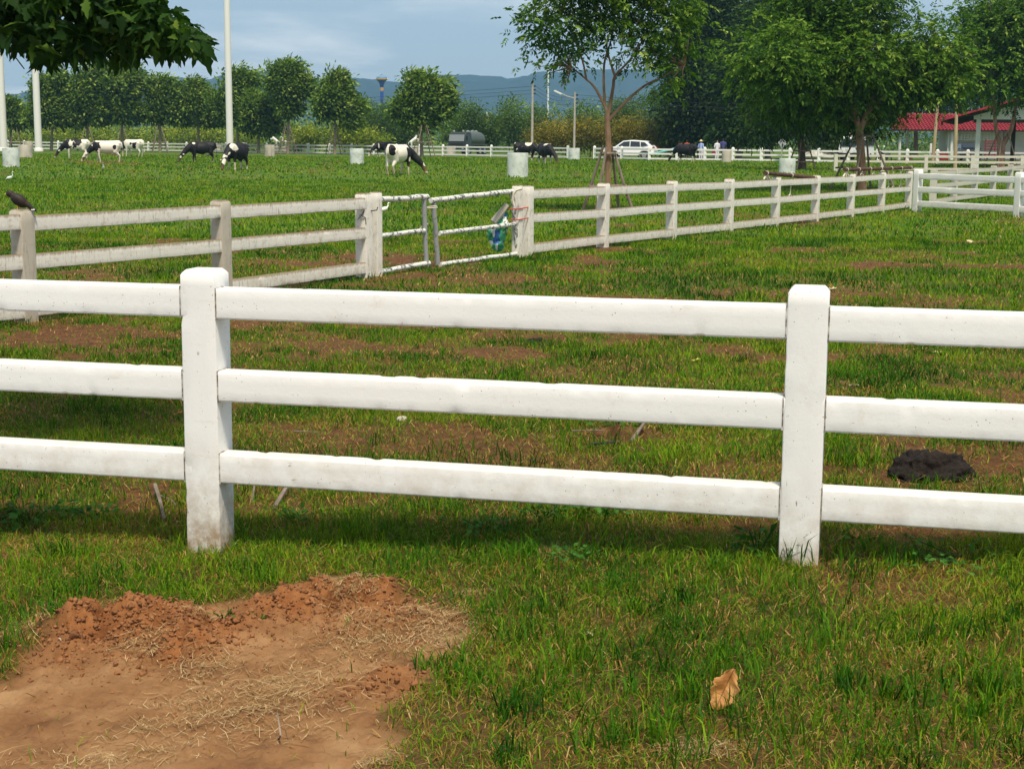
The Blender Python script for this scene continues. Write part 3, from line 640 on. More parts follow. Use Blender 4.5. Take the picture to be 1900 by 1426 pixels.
# ------------------------------------------------------------------ vegetation helpers
def leaf_cards(c,dirn,length,width,up_bias=.6,rnd=None):
    n=len(c); d=dirn/np.linalg.norm(dirn,axis=1,keepdims=True)
    nrm=rng.normal(0,1,(n,3)); nrm[:,2]+=up_bias*2; s=np.cross(d,nrm); s/=np.linalg.norm(s,axis=1,keepdims=True)+1e-9
    l=length[:,None]; wd=width[:,None]*.5; nn=np.cross(s,d)
    m=c+d*l*.45+nn*wd*.25; tip=c+d*l-nn*wd*.1
    V=np.stack([c,m+s*wd,tip,m-s*wd],1).reshape(-1,3); b0=np.arange(n)*4
    return V,np.stack([b0,b0+1,b0+2,b0+3],-1),(rng.beta(2,2.6,n) if rnd is None else rnd)
def sample_lobes(lobes,n,shell=.45):
    vol=np.array([l[3]*l[4]*l[5] for l in lobes])**.8; k=rng.choice(len(lobes),n,p=vol/vol.sum()); Lb=np.array([l[:6] for l in lobes])[k]
    d=rng.normal(0,1,(n,3)); d/=np.linalg.norm(d,axis=1,keepdims=True); r=rng.uniform(0,1,n)**shell
    return Lb[:,:3]+d*r[:,None]*Lb[:,3:6],d,k
def crown(name,parent,lobes,mt,nclump,per,leaf,aspect=.4,clump=.35,droop=.25,shell=.4,frond=False,smooth_up=.6,wind=(0,0,0)):
    c,d,k=sample_lobes(lobes,nclump,shell); 
    cc=np.repeat(c,per,0); dd=np.repeat(d,per,0); n=len(cc)
    g=rng.normal(0,clump,(n,3))*np.array([1,1,.75]); pos=cc+g
    gd=g/(np.linalg.norm(g,axis=1,keepdims=True)+1e-9)
    dr=gd*.8+dd*.5+rng.normal(0,.45,(n,3))+np.array([0,0,-droop])+np.array(wind)
    tone=np.repeat(rng.normal(0,.12,nclump),per)
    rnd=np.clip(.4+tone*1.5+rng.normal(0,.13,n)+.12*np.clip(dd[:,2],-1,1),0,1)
    if frond:
        dr/=np.linalg.norm(dr,axis=1,keepdims=True); m=7
        side=np.cross(dr,rng.normal(0,.35,(n,3))+np.array([0,0,1.])); side/=np.linalg.norm(side,axis=1,keepdims=True)+1e-9
        P_=[];D_=[];Rn=[]
        for j in range(m):
            t=(j//2+1)/ (m//2+1); base=pos+dr*leaf*1.6*t+np.array([0,0,-.28])*leaf*t*t
            sg=1 if j%2 else -1
            D_.append(dr*.55+side*sg*(1 if j<m-1 else 0)+np.array([0,0,-.25])); P_.append(base); Rn.append(rnd)
        pos=np.concatenate(P_); dr=np.concatenate(D_); rnd=np.clip(np.concatenate(Rn)+rng.normal(0,.06,len(pos)),0,1); n=len(pos)
    ln=leaf*rng.uniform(.65,1.25,n)
    V,Q,rr=leaf_cards(pos,dr,ln,ln*aspect,smooth_up,rnd)
    return link(name,np_mesh(name,V,quads=Q,attrs={'rnd':('FACE',rr)}),mt,parent)
def limb(mb,pts,r0,r1,n=8):
    k=len(pts); 
    # catmull-ish refinement
    P_=[Vector(p) for p in pts]; out=[];rad=[]
    for i in range(k-1):
        a=P_[max(i-1,0)];b=P_[i];c=P_[i+1];d=P_[min(i+2,k-1)]
        for s in range(4):
            t=s/4; q=.5*((2*b)+(c-a)*t+(2*a-5*b+4*c-d)*t*t+(3*b-a-3*c+d)*t**3); out.append(q); rad.append((i+t)/(k-1))
    out.append(P_[-1]); rad.append(1)
    mb.tube(out,[r0+(r1-r0)*t**.8 for t in rad],n)
def tree_px(name,lab,u,vb,Y,lobes_px,limbs_px,leafm,barkm,nclump,per,leaf,clump,r0=.1,group=None,cat='tree',depth=1.0,frond=False,aspect=.4,droop=.25,shell=.4,wind=(0,0,0),sub=True,zoff=0):
    base=at(u,vb,Y); base.z=gz(base.x,base.y)-.05; s=Y/FPX
    root=empty(name,base,0,lab,cat,group); m=MB()
    for lp in limbs_px:
        pts_=[at(q[0],q[1],Y+(q[2] if len(q)>2 else 0))-base for q in lp[0]]
        if lp is limbs_px[0]: pts_[0]=Vector((0,0,0))
        limb(m,pts_,lp[1],lp[2])
    lob=[]
    for q in lobes_px:
        c=at(q[0],q[1],Y+(q[4] if len(q)>4 else 0))-base; lob.append((c.x,c.y,c.z,q[2]*s,q[2]*s*depth,q[3]*s))
    if sub:     # secondary branches reaching into the lobes
        st=[at(lp[0][-1][0],lp[0][-1][1],Y)-base for lp in limbs_px]
        for l in lob:
            cpt=Vector(l[:3]); a=min(st,key=lambda q:(q-cpt).length)
            for k in range(3):
                e=cpt+Vector((random.uniform(-1,1)*l[3],random.uniform(-1,1)*l[4],random.uniform(-.5,1)*l[5]))*.75
                limb(m,[a,(a+e)/2+Vector((random.uniform(-.1,.1),0,random.uniform(0,.3)))*l[3]*.5,e],r0*.3,r0*.06,5)
    m.build('trunk',barkm,root,smooth=True)
    crown('crown',root,lob,leafm,nclump,per,leaf,aspect,clump,droop,shell,frond,wind=wind)
    return root
# staked tree in the middle
t1=tree_px('young_tree','slender staked tree with spreading pale limbs standing right of the nearest ring',1128,378,41,
 [(1000,60,34,55),(1010,130,26,32),(1040,30,60,60),(1090,-40,90,60),(1055,100,34,30),(1130,30,75,55),(1190,105,40,32),(1210,40,65,70),(1180,-50,90,60),(1260,60,40,60),(1270,-10,50,60),(1240,150,36,34),(1048,165,20,16),(1120,-110,100,60)],
 [([(1128,378),(1128,330),(1129,270),(1127,225),(1128,205)],.1,.07),([(1128,215),(1122,190),(1121,120),(1135,70),(1145,0)],.055,.015),([(1130,210),(1138,160),(1142,140),(1170,110),(1200,60),(1215,0)],.055,.015),([(1131,222),(1160,190),(1195,160),(1225,145),(1270,120)],.055,.015),([(1126,205),(1105,165),(1085,145),(1060,125)],.05,.015),([(1142,145),(1128,100),(1120,60),(1100,0)],.04,.012),([(1088,148),(1080,110),(1060,60),(1040,20)],.035,.01)],
 M['leaf_tree'],M['bark'],330,10,.145,.23,r0=.1,frond=True,depth=.9,aspect=.42,droop=.45)
def brace(lab,u,vb,Y,w_,vt,bars,group='tree stakes'):
    base=at(u,vb,Y); base.z=gz(base.x,base.y)-.03; root=empty('tree_brace',base,0,lab,'stakes',group); s=Y/FPX
    topz=at(u,vt,Y).z-base.z; W=w_*s; n=4
    for k in range(4):
        a=math.pi/4+k*math.pi/2+.3; f=Vector((math.cos(a)*W,math.sin(a)*W,0)); t_=Vector((math.cos(a)*W*.22,math.sin(a)*W*.22,topz*random.uniform(1.0,1.12)))
        MB().tube([f,(f+t_)/2+Vector((random.uniform(-.02,.02),0,0)),t_],[.045,.042,.035],7).build('stake',M['stake'],root,smooth=True)
    for vb_,fr in bars:
        z=at(u,vb_,Y).z-base.z; q=1-z/topz; ww=W*(.22+.78*max(q,0))*.78
        for k in range(4):
            a=k*math.pi/2; c=Vector((math.cos(a)*ww,math.sin(a)*ww,z+random.uniform(-.02,.02))); t_=Vector((-math.sin(a),math.cos(a),0))*ww*1.35
            MB().tube([c-t_,c+t_],.035,6).build('crossbar',M['stake'],root,smooth=True)
    return root
brace('four old stakes propping the slender tree right of the nearest ring',1128,384,41,52,283,[(285,.3),(346,.9)])
# right tree group
t2=tree_px('spreading_tree','wide spreading tree with forked reddish trunk and stakes before the red roofs',1600,338,60,
 [(1450,110,70,60,-2),(1420,170,50,45,0),(1500,60,80,50),(1560,120,90,60,-1),(1600,40,70,45),(1640,130,80,60),(1700,90,70,50),(1740,140,60,50),(1500,180,80,45),(1580,190,90,40,1),(1680,165,60,28),(1770,90,50,45),(1560,10,80,40),(1480,-10,70,40),(1640,-20,60,30),(1390,120,40,40,-1),(1605,215,60,28,2),(1750,150,45,28)],
 [([(1596,338),(1598,300),(1596,265),(1594,235)],.2,.14),([(1594,240),(1582,200),(1560,165),(1530,140)],.12,.05),([(1597,240),(1612,200),(1625,160),(1650,110)],.12,.05),([(1592,225),(1575,180),(1545,130),(1535,100)],.1,.04),([(1604,215),(1640,180),(1670,160),(1700,140)],.09,.03),([(1590,230),(1590,150),(1605,100)],.07,.03)],
 M['leaf_tree'],M['bark'],1050,9,.19,.38,r0=.16,frond=True,depth=.8,aspect=.42,droop=.35)
brace('stakes and crossbars propping the wide spreading tree',1600,345,60,62,250,[(252,.3),(312,.9)])
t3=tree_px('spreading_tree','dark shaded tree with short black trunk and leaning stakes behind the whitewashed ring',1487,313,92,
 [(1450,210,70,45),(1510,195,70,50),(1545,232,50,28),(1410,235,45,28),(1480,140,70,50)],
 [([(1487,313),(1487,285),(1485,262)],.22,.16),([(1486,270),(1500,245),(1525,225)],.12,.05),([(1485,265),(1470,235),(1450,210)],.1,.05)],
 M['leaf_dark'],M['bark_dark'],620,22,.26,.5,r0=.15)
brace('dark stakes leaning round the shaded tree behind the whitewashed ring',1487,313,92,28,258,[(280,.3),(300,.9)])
t4=tree_px('spreading_tree','bright green tree with forked brown trunk and stakes before the pavilion at right',1857,312,88,
 [(1830,130,60,45),(1880,160,60,40),(1900,90,80,60),(1850,60,60,50),(1930,30,80,60),(1800,40,35,35),(1860,10,70,45),(1915,140,45,22)],
 [([(1857,312),(1857,285),(1858,262)],.26,.2),([(1856,270),(1848,240),(1845,200),(1840,150)],.15,.07),([(1860,270),(1876,240),(1884,200),(1895,150)],.16,.07)],
 M['leaf_tree'],M['bark'],480,8,.26,.45,r0=.18,frond=True,aspect=.42,droop=.3)
brace('stakes and crossbars propping the tree before the pavilion',1857,312,88,34,245,[(246,.3),(290,.9)])
# big dark trees behind the road
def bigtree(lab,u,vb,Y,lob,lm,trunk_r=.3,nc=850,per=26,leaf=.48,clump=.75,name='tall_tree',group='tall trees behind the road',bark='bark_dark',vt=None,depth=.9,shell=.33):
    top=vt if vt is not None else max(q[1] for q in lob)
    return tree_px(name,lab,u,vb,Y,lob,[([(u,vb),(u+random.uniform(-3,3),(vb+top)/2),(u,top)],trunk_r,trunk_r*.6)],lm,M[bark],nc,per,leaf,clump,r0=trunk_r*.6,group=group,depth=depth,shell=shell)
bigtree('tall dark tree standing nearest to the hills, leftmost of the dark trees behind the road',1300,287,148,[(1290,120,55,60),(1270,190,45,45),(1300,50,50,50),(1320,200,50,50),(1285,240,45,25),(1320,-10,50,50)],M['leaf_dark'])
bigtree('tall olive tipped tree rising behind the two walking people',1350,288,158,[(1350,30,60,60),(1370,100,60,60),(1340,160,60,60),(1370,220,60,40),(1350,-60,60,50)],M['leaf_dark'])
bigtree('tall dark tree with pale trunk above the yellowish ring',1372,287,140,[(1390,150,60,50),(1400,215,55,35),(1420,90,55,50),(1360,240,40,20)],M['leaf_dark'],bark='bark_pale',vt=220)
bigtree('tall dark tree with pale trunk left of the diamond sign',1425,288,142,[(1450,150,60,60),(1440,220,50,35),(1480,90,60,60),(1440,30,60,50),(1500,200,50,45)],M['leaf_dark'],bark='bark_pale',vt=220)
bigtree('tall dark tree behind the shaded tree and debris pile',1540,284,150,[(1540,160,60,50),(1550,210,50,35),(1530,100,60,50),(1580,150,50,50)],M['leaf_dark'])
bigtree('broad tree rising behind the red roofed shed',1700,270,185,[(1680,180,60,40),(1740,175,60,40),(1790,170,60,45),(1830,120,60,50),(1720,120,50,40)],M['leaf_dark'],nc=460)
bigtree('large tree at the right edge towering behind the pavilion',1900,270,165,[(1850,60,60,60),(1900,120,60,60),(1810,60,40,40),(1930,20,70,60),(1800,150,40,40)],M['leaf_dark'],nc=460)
# row of pasture trees (left half)
row=[(20,282,[(22,215,16,22),(38,225,14,16)],'small low tree at the left edge behind the white masts'),
(95,276,[(95,195,36,42),(80,165,18,22),(112,160,16,24),(70,215,24,24),(120,215,22,24)],'dark tree just right of the second white mast'),
(163,282,[(160,180,34,36),(165,150,22,20),(140,215,26,22),(180,215,26,20)],'tree above the cow with the black forequarters'),
(228,285,[(225,165,48,42),(210,140,30,24),(245,140,26,24),(205,200,36,26),(240,205,42,26)],'biggest roundest tree of the left row above the white cow'),
(297,284,[(297,185,26,28),(303,165,18,16),(290,210,24,20),(318,205,16,18)],'narrow tree right of the biggest tree of the left row'),
(368,284,[(365,190,36,28),(362,168,22,18),(345,215,26,20),(390,215,26,20)],'tree above the black cow left of the thick mast'),
(441,282,[(440,175,36,30),(448,148,22,18),(425,210,30,24),(460,215,26,22),(405,195,18,24)],'tree directly behind the thick white mast'),
(480,282,[(482,200,28,24),(470,225,26,20),(495,235,22,16)],'low dark bush tree right of the thick white mast'),
(534,284,[(530,160,34,24),(540,130,20,16),(520,140,20,18),(555,165,24,22),(535,195,28,20),(568,150,12,14)],'tall open crowned tree with stakes above the far grey ring'),
(621,284,[(618,180,34,26),(625,155,20,16),(600,200,26,22),(640,200,24,24),(650,225,18,16)],'staked tree left of the water tower'),
(783,284,[(785,185,44,32),(775,160,28,22),(800,162,24,18),(750,205,28,24),(815,205,26,22),(780,222,44,14),(833,185,10,12)],'full green staked tree right of the water tower behind the large cow')]
for i,(u,vb,lob,lab) in enumerate(row):
    ex=[]
    for q in lob[:4]:
        for k in range(4):
            th=random.uniform(-.3,math.pi+.3); ex.append((q[0]+math.cos(th)*q[2]*random.uniform(.75,1.15),q[1]-math.sin(th)*q[3]*random.uniform(.7,1.15),random.uniform(5,11),random.uniform(4,8)))
    lob=[(q[0],q[1],q[2]*.72,q[3]*.78) for q in lob]+ex
    Y=min(YF(u)-5,170) if u!=783 else 138; Y= Y if u>60 else 175
    lm=[([(u,vb),(u+random.uniform(-2,2),(vb+lob[0][1])/2+10),(u+random.uniform(-3,3),lob[0][1]+8)],.2,.09)]
    tree_px('pasture_tree',lab,u,vb,Y,lob,lm,M['leaf_row'],M['bark_pale'],70+len(lob)*20,26,.46,.42,r0=.12,group='pasture trees along the road fence',shell=.42,wind=(.5,0,.1),aspect=.45)
for u,Y,w_,vt,lab in ((163,160,22,240,'thin stakes under the tree above the cow with black forequarters'),(297,160,20,238,'thin stakes under the narrow tree of the left row'),(534,160,22,235,'thin stakes round the tall open crowned tree'),(621,158,20,232,'thin stakes round the tree left of the water tower'),(786,136,26,236,'stakes round the full green tree behind the large cow'),(228,160,20,240,'thin stakes under the biggest tree of the left row'),(30,170,16,240,'thin stakes under the small low tree at the left edge')):
    brace(lab,u,285 if Y>140 else 286,Y,w_,vt,[(264,.5)])
def shrub(lab,name,u,vb,Y,lob,lm,nc,per,leaf,clump,group):
    return tree_px(name,lab,u,vb,Y,lob,[([(u,vb),(u,(vb+lob[0][1])/2)],.08,.03)],lm,M['bark_dark'],nc,per,leaf,clump,r0=.05,group=group,cat='shrub',shell=.3)
# yellow green hedge shrubs
hs=[(10,250),(52,252),(95,247),(140,248),(190,252),(245,252),(300,250),(345,248),(392,248),(455,255),(585,250),(560,254),(640,246),(665,252),(690,258)]
for i,(u,v) in enumerate(hs):
    Y=YF(u)+7; shrub(['','leftmost '][i==0]+'yellow green clipped shrub behind the road fence near the '+['small low tree','second mast','tree right of the mast','black and white cow','white cow','biggest tree','narrow tree','black cow','thick mast','cow facing us','staked tree trunk','tall open tree trunk','right stakes','far black cow','far black cow head'][i],'yellow_shrub',u,286,Y,[(u,v,26,17),(u-14,v+8,16,16),(u+15,v+7,16,16)],M['leaf_yellow'],90,16,.36,.4,'yellow green shrubs behind the road fence')
for i,(u,v) in enumerate([(1012,262),(1050,258),(1095,255),(1140,255),(1185,252),(1225,258),(1252,265),(1555,262),(1520,262)]):
    Y=150 if i<7 else 148; shrub('olive and rust coloured bamboo hedge clump '+['right of the first utility pole','between the two utility poles','just right of the lamp pole','left of the staked tree trunk','behind the roof of the white car','behind the tail of the white car','by the person in red','left of the white minibus','behind the debris pile'][i],'hedge_clump',u,288,Y,[(u,v-12,30,26),(u-18,v+4,22,22),(u+18,v+2,22,22)],M['leaf_olive' if i<7 else 'leaf_feather'],170,18,.26,.45,'olive bamboo hedge clumps')
for i,(u,v,wd,hh) in enumerate([(870,225,26,40),(905,240,22,28),(945,220,32,44),(1000,232,34,36),(1085,225,36,36),(1150,215,30,34),(1200,210,44,44),(1240,225,30,40),(705,225,34,32),(668,215,24,36),(745,240,28,28),(850,240,24,24)]):
    shrub(['','',''][0]+'feathery green tree behind the '+['tanker truck cab','tank of the tanker truck','first utility pole, at its left','first utility pole, at its right','lamp pole','staked tree fork','white car','dark trees, at their left edge','water tower foot','staked tree left of the water tower','large grazing cow','rear of the green staked tree'][i],'feathery_tree',u,288,195+i*2,[(u,v,wd,hh*.8),(u-wd*.3,v+hh*.5,wd*.8,hh*.6),(u+wd*.35,v+hh*.45,wd*.8,hh*.6),(u+wd*.1,v-hh*.4,wd*.55,hh*.5)],M['leaf_feather'],300,18,.34,.55,'feathery trees behind the road')
# far wood closing the view behind everything: one mass
lob=[]
for k in range(150):
    u=-150+k*15+random.uniform(-6,6); Y=random.uniform(255,330); v=random.uniform(222,245) if u<1300 else random.uniform(200,240)
    c=at(u,v,Y); lob.append((c.x,c.y,c.z,3.2,3,random.uniform(2.5,4.2))); lob.append((c.x,c.y,1.0,3.4,3,2.4))
o=crown('far_wood',None,lob,M['leaf_row'],5200,10,.75,.5,.8); tag(o,'dark green belt of far woods behind the pasture trees','woods',kind='stuff')
# ------------------------------------------------------------------ cows
cowm=bpy.data.materials.new('cow_coat'); cowm.use_nodes=True; nt=cowm.node_tree; b=nt.nodes['Principled BSDF']; b.inputs['Roughness'].default_value=.6; b.inputs['Specular IOR Level'].default_value=.25
a=N(nt,'ShaderNodeAttribute',attribute_name='patch'); r=ramp(nt,[(.47,(.72,.66,.56)),(.53,(.011,.01,.011))]); L(nt,a.outputs['Fac'],r.inputs[0])
a2=N(nt,'ShaderNodeAttribute',attribute_name='soil'); mx=N(nt,'ShaderNodeMix',data_type='RGBA'); L(nt,a2.outputs['Fac'],mx.inputs[0]); L(nt,r.outputs[0],mx.inputs[6]); mx.inputs[7].default_value=(.4,.25,.11,1); L(nt,mx.outputs[2],b.inputs['Base Color'])
def cow(u,vb,Y,rz,lab,black,white=(),head='black',yaw=0,grazing=True,soil=.35,height=1.0):
    P0=at(u,vb,Y); P0.z=gz(P0.x,P0.y)-.02
    def T(p):   # turn neck and head about the shoulder
        x,y,z=p; w_=min(max((-.6-x)/.5,0),1); t=yaw*w_; dx_=x+.6
        return (-.6+dx_*math.cos(t)-y*math.sin(t),dx_*math.sin(t)+y*math.cos(t),z)
    E_=lambda c,r,*e:('e',Vector(c),Vector(r),*e)
    parts=[E_((-.42,0,1.0),(.46,.29,.40)),E_((.1,0,.96),(.66,.37,.40)),E_((.62,0,1.1),(.40,.28,.32)),('c',[(-.62,0,1.27),(.1,0,1.25),(.78,0,1.3)],[.14,.16,.13]),
     E_((.78,.19,1.22),(.13,.1,.12)),E_((.78,-.19,1.22),(.13,.1,.12)),E_((.42,0,.62),(.18,.15,.15))]
    if grazing:
        nk=[(-.62,0,1.12),(-.9,0,.92),(-1.16,0,.66),(-1.3,0,.5)]; hd=[(-1.3,0,.52),(-1.42,0,.32),(-1.53,0,.1)]
        ear=[((-1.27,.1,.54),(-1.24,.27,.56)),((-1.27,-.1,.54),(-1.24,-.27,.56))]
    else:
        nk=[(-.62,0,1.12),(-.88,0,1.22),(-1.06,0,1.33)]; hd=[(-1.04,0,1.38),(-1.2,0,1.28),(-1.42,0,1.08)]; ear=[((-1.04,.1,1.42),(-1.03,.28,1.4)),((-1.04,-.1,1.42),(-1.03,-.28,1.4))]
    parts.append(('c',[T(p) for p in nk],[.27,.22,.16,.13][:len(nk)])); parts.append(('c',[T(p) for p in hd],[.125,.11,.075]))
    for e0,e1 in ear: parts.append(('c',[T(e0),T(e1)],[.045,.03]))
    for s in (1,-1):
        f=random.uniform(-.1,.12)
        parts.append(('c',[(-.5,s*.17,.85),(-.5+f*.4,s*.17,.42),(-.49+f,s*.17,.14),(-.5+f,s*.17,.04)],[.13,.062,.045,.055]))
        f=random.uniform(-.14,.1)
        parts.append(('c',[(.66,s*.17,1.05),(.56,s*.2,.7),(.8+f*.5,s*.17,.44),(.75+f,s*.17,.14),(.72+f,s*.17,.04)],[.21,.14,.062,.045,.055]))
    parts.append(('c',[(.96,0,1.28),(1.03,0,1.0),(1.02,.03,.62),(1.01,.05,.42)],[.035,.022,.02,.045]))
    me=blob(parts,.028,3,'cow')
    n=len(me.vertices); co=np.zeros(n*3,np.float32); me.vertices.foreach_get('co',co); co=co.reshape(-1,3)
    v=np.zeros(n); sd_=int(abs(u))
    nz=(fbm(co[:,0]*3.5+sd_,co[:,2]*3.5+co[:,1]*2.7+sd_*.7,3,sd_)-.5)*1.3
    for c,rr in black:
        c=np.array(T(c) if c[0]<-.6 else c); q=1.2-np.sqrt((((co-c)/np.array(rr))**2).sum(1)); v=np.maximum(v,np.clip(.5+(q-.2+nz)*2.5,0,1))
    for c,rr in white:
        c=np.array(T(c) if c[0]<-.6 else c); q=1.2-np.sqrt((((co-c)/np.array(rr))**2).sum(1)); v=np.minimum(v,1-np.clip(.5+(q-.2+nz*.6)*2.5,0,1))
    so_=np.clip((.55-co[:,2])/.5,0,1)*soil*(.5+fbm(co[:,0]*9,co[:,2]*9,2,4))
    for an,arr in (('patch',v),('soil',so_)):
        at_=me.attributes.new(an,'FLOAT','POINT'); at_.data.foreach_set('value',arr.astype(np.float32))
    o=link('cow',me,cowm); o.location=P0; o.rotation_euler=(0,0,rz); o.scale=(height,)*3
    return tag(o,lab,'cow','dairy cows on the pasture')
ALLB=[((0,0,1),(1.6,.6,.8))]; HB=((-1.4,0,.35),(.35,.3,.4)); 
cow(142,291.5,112,R(6),'cow with black front half and white rump, leftmost of the grazing cows',[((-.7,0,.9),(.75,.5,.6)),((.05,0,1.1),(.5,.5,.35)),HB],[((-.35,-.3,1.1),(.16,.2,.2)),((-.3,0,.5),(.4,.5,.3)),((-1.55,0,.08),(.12,.12,.08)),((.75,0,1.1),(.3,.5,.5))])
cow(198,298.5,98,R(14),'mostly white cow with black neck and shoulder, second from the left',[((-.95,0,.85),(.3,.4,.35)),((-.62,-.1,1.05),(.28,.4,.4)),((.52,-.3,1.0),(.1,.2,.13)),((-1.42,-.1,.25),(.12,.1,.14))],[],soil=.6)
cow(248,290.5,122,R(-22),'white cow with small black patches, third from the left',[((-.95,0,.85),(.3,.4,.3)),((.3,-.3,.95),(.22,.25,.25)),((.0,-.3,1.05),(.15,.2,.13)),((-1.4,.0,.3),(.2,.2,.25))],[((-1.45,-.12,.3),(.1,.08,.3))])
cow(374,301,99,R(28),'nearly all black cow grazing left of the thick mast',ALLB+[HB],[((-.55,-.2,1.28),(.1,.1,.07)),((-.4,0,.35),(.3,.1,.3)),((-1.38,-.1,.4),(.07,.07,.07)),((.3,0,.6),(.2,.3,.1))])
cow(439,310,79,R(72),'black cow with cream blotch on its shoulder, grazing head on toward us',ALLB+[HB],[((-.55,-.25,1.2),(.28,.26,.22)),((.72,0,1.38),(.14,.1,.1)),((-1.4,-.05,.45),(.12,.12,.2)),((-.5,.0,.2),(.2,.4,.25))])
cow(712,289,140,R(30),'black cow with white blaze standing behind the largest cow',ALLB+[((-1.2,0,1.2),(.4,.4,.4))],[((-1.25,0,1.3),(.3,.06,.2)),((-.62,-.3,1.0),(.07,.1,.3)),((.95,0,.6),(.2,.1,.4))],grazing=True,height=.98)
cow(741,317.5,73,R(240),'largest white cow with black neck seen from behind, head down to the right',[((-.95,0,.8),(.48,.5,.6)),((-1.35,0,.4),(.3,.3,.4)),((.85,.17,1.15),(.16,.13,.28)),((.9,-.17,1.15),(.16,.13,.28)),((-.35,.3,.85),(.12,.3,.4))],[((-1.5,0,.1),(.12,.12,.08)),((-1.38,.0,.5),(.1,.2,.1))],yaw=R(-48),soil=.7,height=1.04)
cow(962,296,122,R(76),'cow with white face blaze looking over the nearest ring',ALLB+[((-1.2,0,1.2),(.4,.4,.4))],[((-1.2,0,1.25),(.4,.06,.25)),((-.5,0,1.3),(.3,.3,.08))],grazing=False,height=.95)
cow(976,299,117,R(160),'black cow with white withers grazing right behind the nearest ring',ALLB+[HB],[((-.2,.0,1.3),(.3,.35,.2))])
cow(1012,301.5,105,R(112),'black cow with white shoulders grazing just right of the utility pole',ALLB+[HB],[((-.35,0,1.35),(.3,.3,.2)),((-.5,0,.2),(.2,.4,.25))],yaw=R(18))
cow(1272,300,117,R(-38),'all black cow grazing in front of the road fence near the people',ALLB+[HB],[((.7,0,.2),(.3,.4,.15))])
# ------------------------------------------------------------------ birds
M['egret']=mat('white_feathers',(.8,.8,.76),.7); M['beak']=mat('yellow_beak',(.6,.42,.08),.5); M['myna']=nmat('brown_black_feathers',[(.3,(.012,.009,.008)),(.7,(.035,.02,.015))],scale=12,rough=.6,bump=.2); M['legs']=mat('dark_legs',(.05,.05,.03),.6)
def egret(u,vb,h,rz,lab,low=False):
    c=gp(u,vb); s=h/.5; k=.13 if not low else .05
    me=blob([('e',Vector((.03,0,.24)),Vector((.13,.06,.065)),Matrix.Rotation(.25,3,'Y')),('c',[(-.06,0,.27),(-.12,0,.34),(-.1,0,.34+k),(-.14,0,.37+k)],[.035,.02,.016,.024]),('c',[(.12,0,.22),(.2,0,.17)],[.035,.012])],.012,1,'egret')
    o=link('egret',me,M['egret']); o.location=c; o.rotation_euler=(0,0,rz); o.scale=(s,)*3
    MB().tube([(-.155,0,.37+k),(-.22,0,.355+k)],[.01,.003],6).build('beak',M['beak'],o)
    for q in (.025,-.025): MB().tube([(.02,q,.2),(.03,q,.1),(.0,q,0)],.006,5).build('leg',M['legs'],o)
    return tag(o,lab,'bird','white egrets on the grass')
egret(19,339,.46,R(175),'white egret walking at the left edge above the black bird')
egret(192,319,.46,R(100),'small white egret standing below the mostly white cow')
g_=egret(714,402,.42,R(215),'white egret seen under the left gate leaf',True);
pb=Vector((*onB(40),float(gh_base(onB(40)[1]))+1.12)); 
me=blob([('e',Vector((.01,0,.1)),Vector((.085,.045,.05)),Matrix.Rotation(.6,3,'Y')),('e',Vector((-.065,0,.155)),Vector((.035,.028,.03))),('c',[(.07,0,.07),(.145,0,.015)],[.028,.014])],.007,1,'myna')
o=link('myna',me,M['myna']); o.location=pb+Vector((-.03,0,-.03)); o.scale=(1.15,)*3; tag(o,'black brown bird perched on top of the grey fence post at left','bird')
MB().tube([(-.09,0,.155),(-.115,0,.15)],[.007,.002],6).build('beak',M['beak'],o)
for q in (.02,-.02): MB().tube([(.0,q,.06),(.0,q,0)],.004,5).build('leg',M['beak'],o)
MB().box((.13,0,.022),(.03,.03,.012)).build('white_tail_tip',M['egret'],o)
# ------------------------------------------------------------------ masts, poles, tower
def mast(u,vb,Y,wpx,H,lab,wtop=.8):
    c=at(u,vb,Y); c.z=float(gh_base(Y))-.1; r0=wpx/2*Y/FPX; root=empty('white_mast',c,0,lab,'mast','white masts')
    MB().lathe([(r0,0),(r0*.9,H*.35),(r0*wtop*.8,H)],20).build('mast_tube',M['mast'],root,smooth=True)
    MB().lathe([(r0*1.25,0),(r0*1.25,.35),(r0,.5)],20).build('base_flange',M['mast'],root,smooth=True)
    MB().lathe([(r0*.7,H),(r0*.5,H+.4),(.02,H+.7)],14).build('mast_cap',M['mast'],root,smooth=True)
mast(7,279,168,14.5,38,'thick white mast cut by the left edge of the picture')
mast(72,279,166,13,38,'white mast just right of the left edge, its top hidden by leaves')
mast(427,284,158,12.8,40,'tall white mast rising out of the picture behind the head on cow')
mast(1016,262,720,3.6,34,'thin far white mast between the two utility poles',.9)
def upole(u,vt,vb,Y,wpx,lab,arm=False):
    c=at(u,vb,Y); c.z=gz(c.x,c.y)-.1; top=at(u,vt,Y).z-c.z; r=wpx/2*Y/FPX; root=empty('utility_pole',c,0,lab,'utility pole','utility poles by the road')
    MB().tube([(0,0,0),(0,0,top)],[r*1.15,r*.8],8).build('pole_shaft',M['pole_conc'],root)
    for k in range(3): MB().tube([(r*.6,0,top-.25-k*.35),(r*.6+.22,0,top-.25-k*.35)],[.06,.09],6).build('insulator',M['wire'],root)
    if arm:
        a=at(u,182,Y)-c; e=at(1040,173,Y)-c
        MB().tube([a,(a+e)/2+Vector((0,0,-.08)),e],.05,6).build('lamp_arm',M['pole_conc'],root)
        m=MB(); m.box((0,0,0),(.75,.25,.16)); l=m.build('lamp_head',M['mast'],root,bev=.04); l.location=e+Vector((-.25,0,.06)); l.rotation_euler=(0,R(25),0)
    return c+Vector((r*.6+.2,0,top))
w1=upole(987,155,287,148,4.6,'plain concrete utility pole behind the grazing cows')
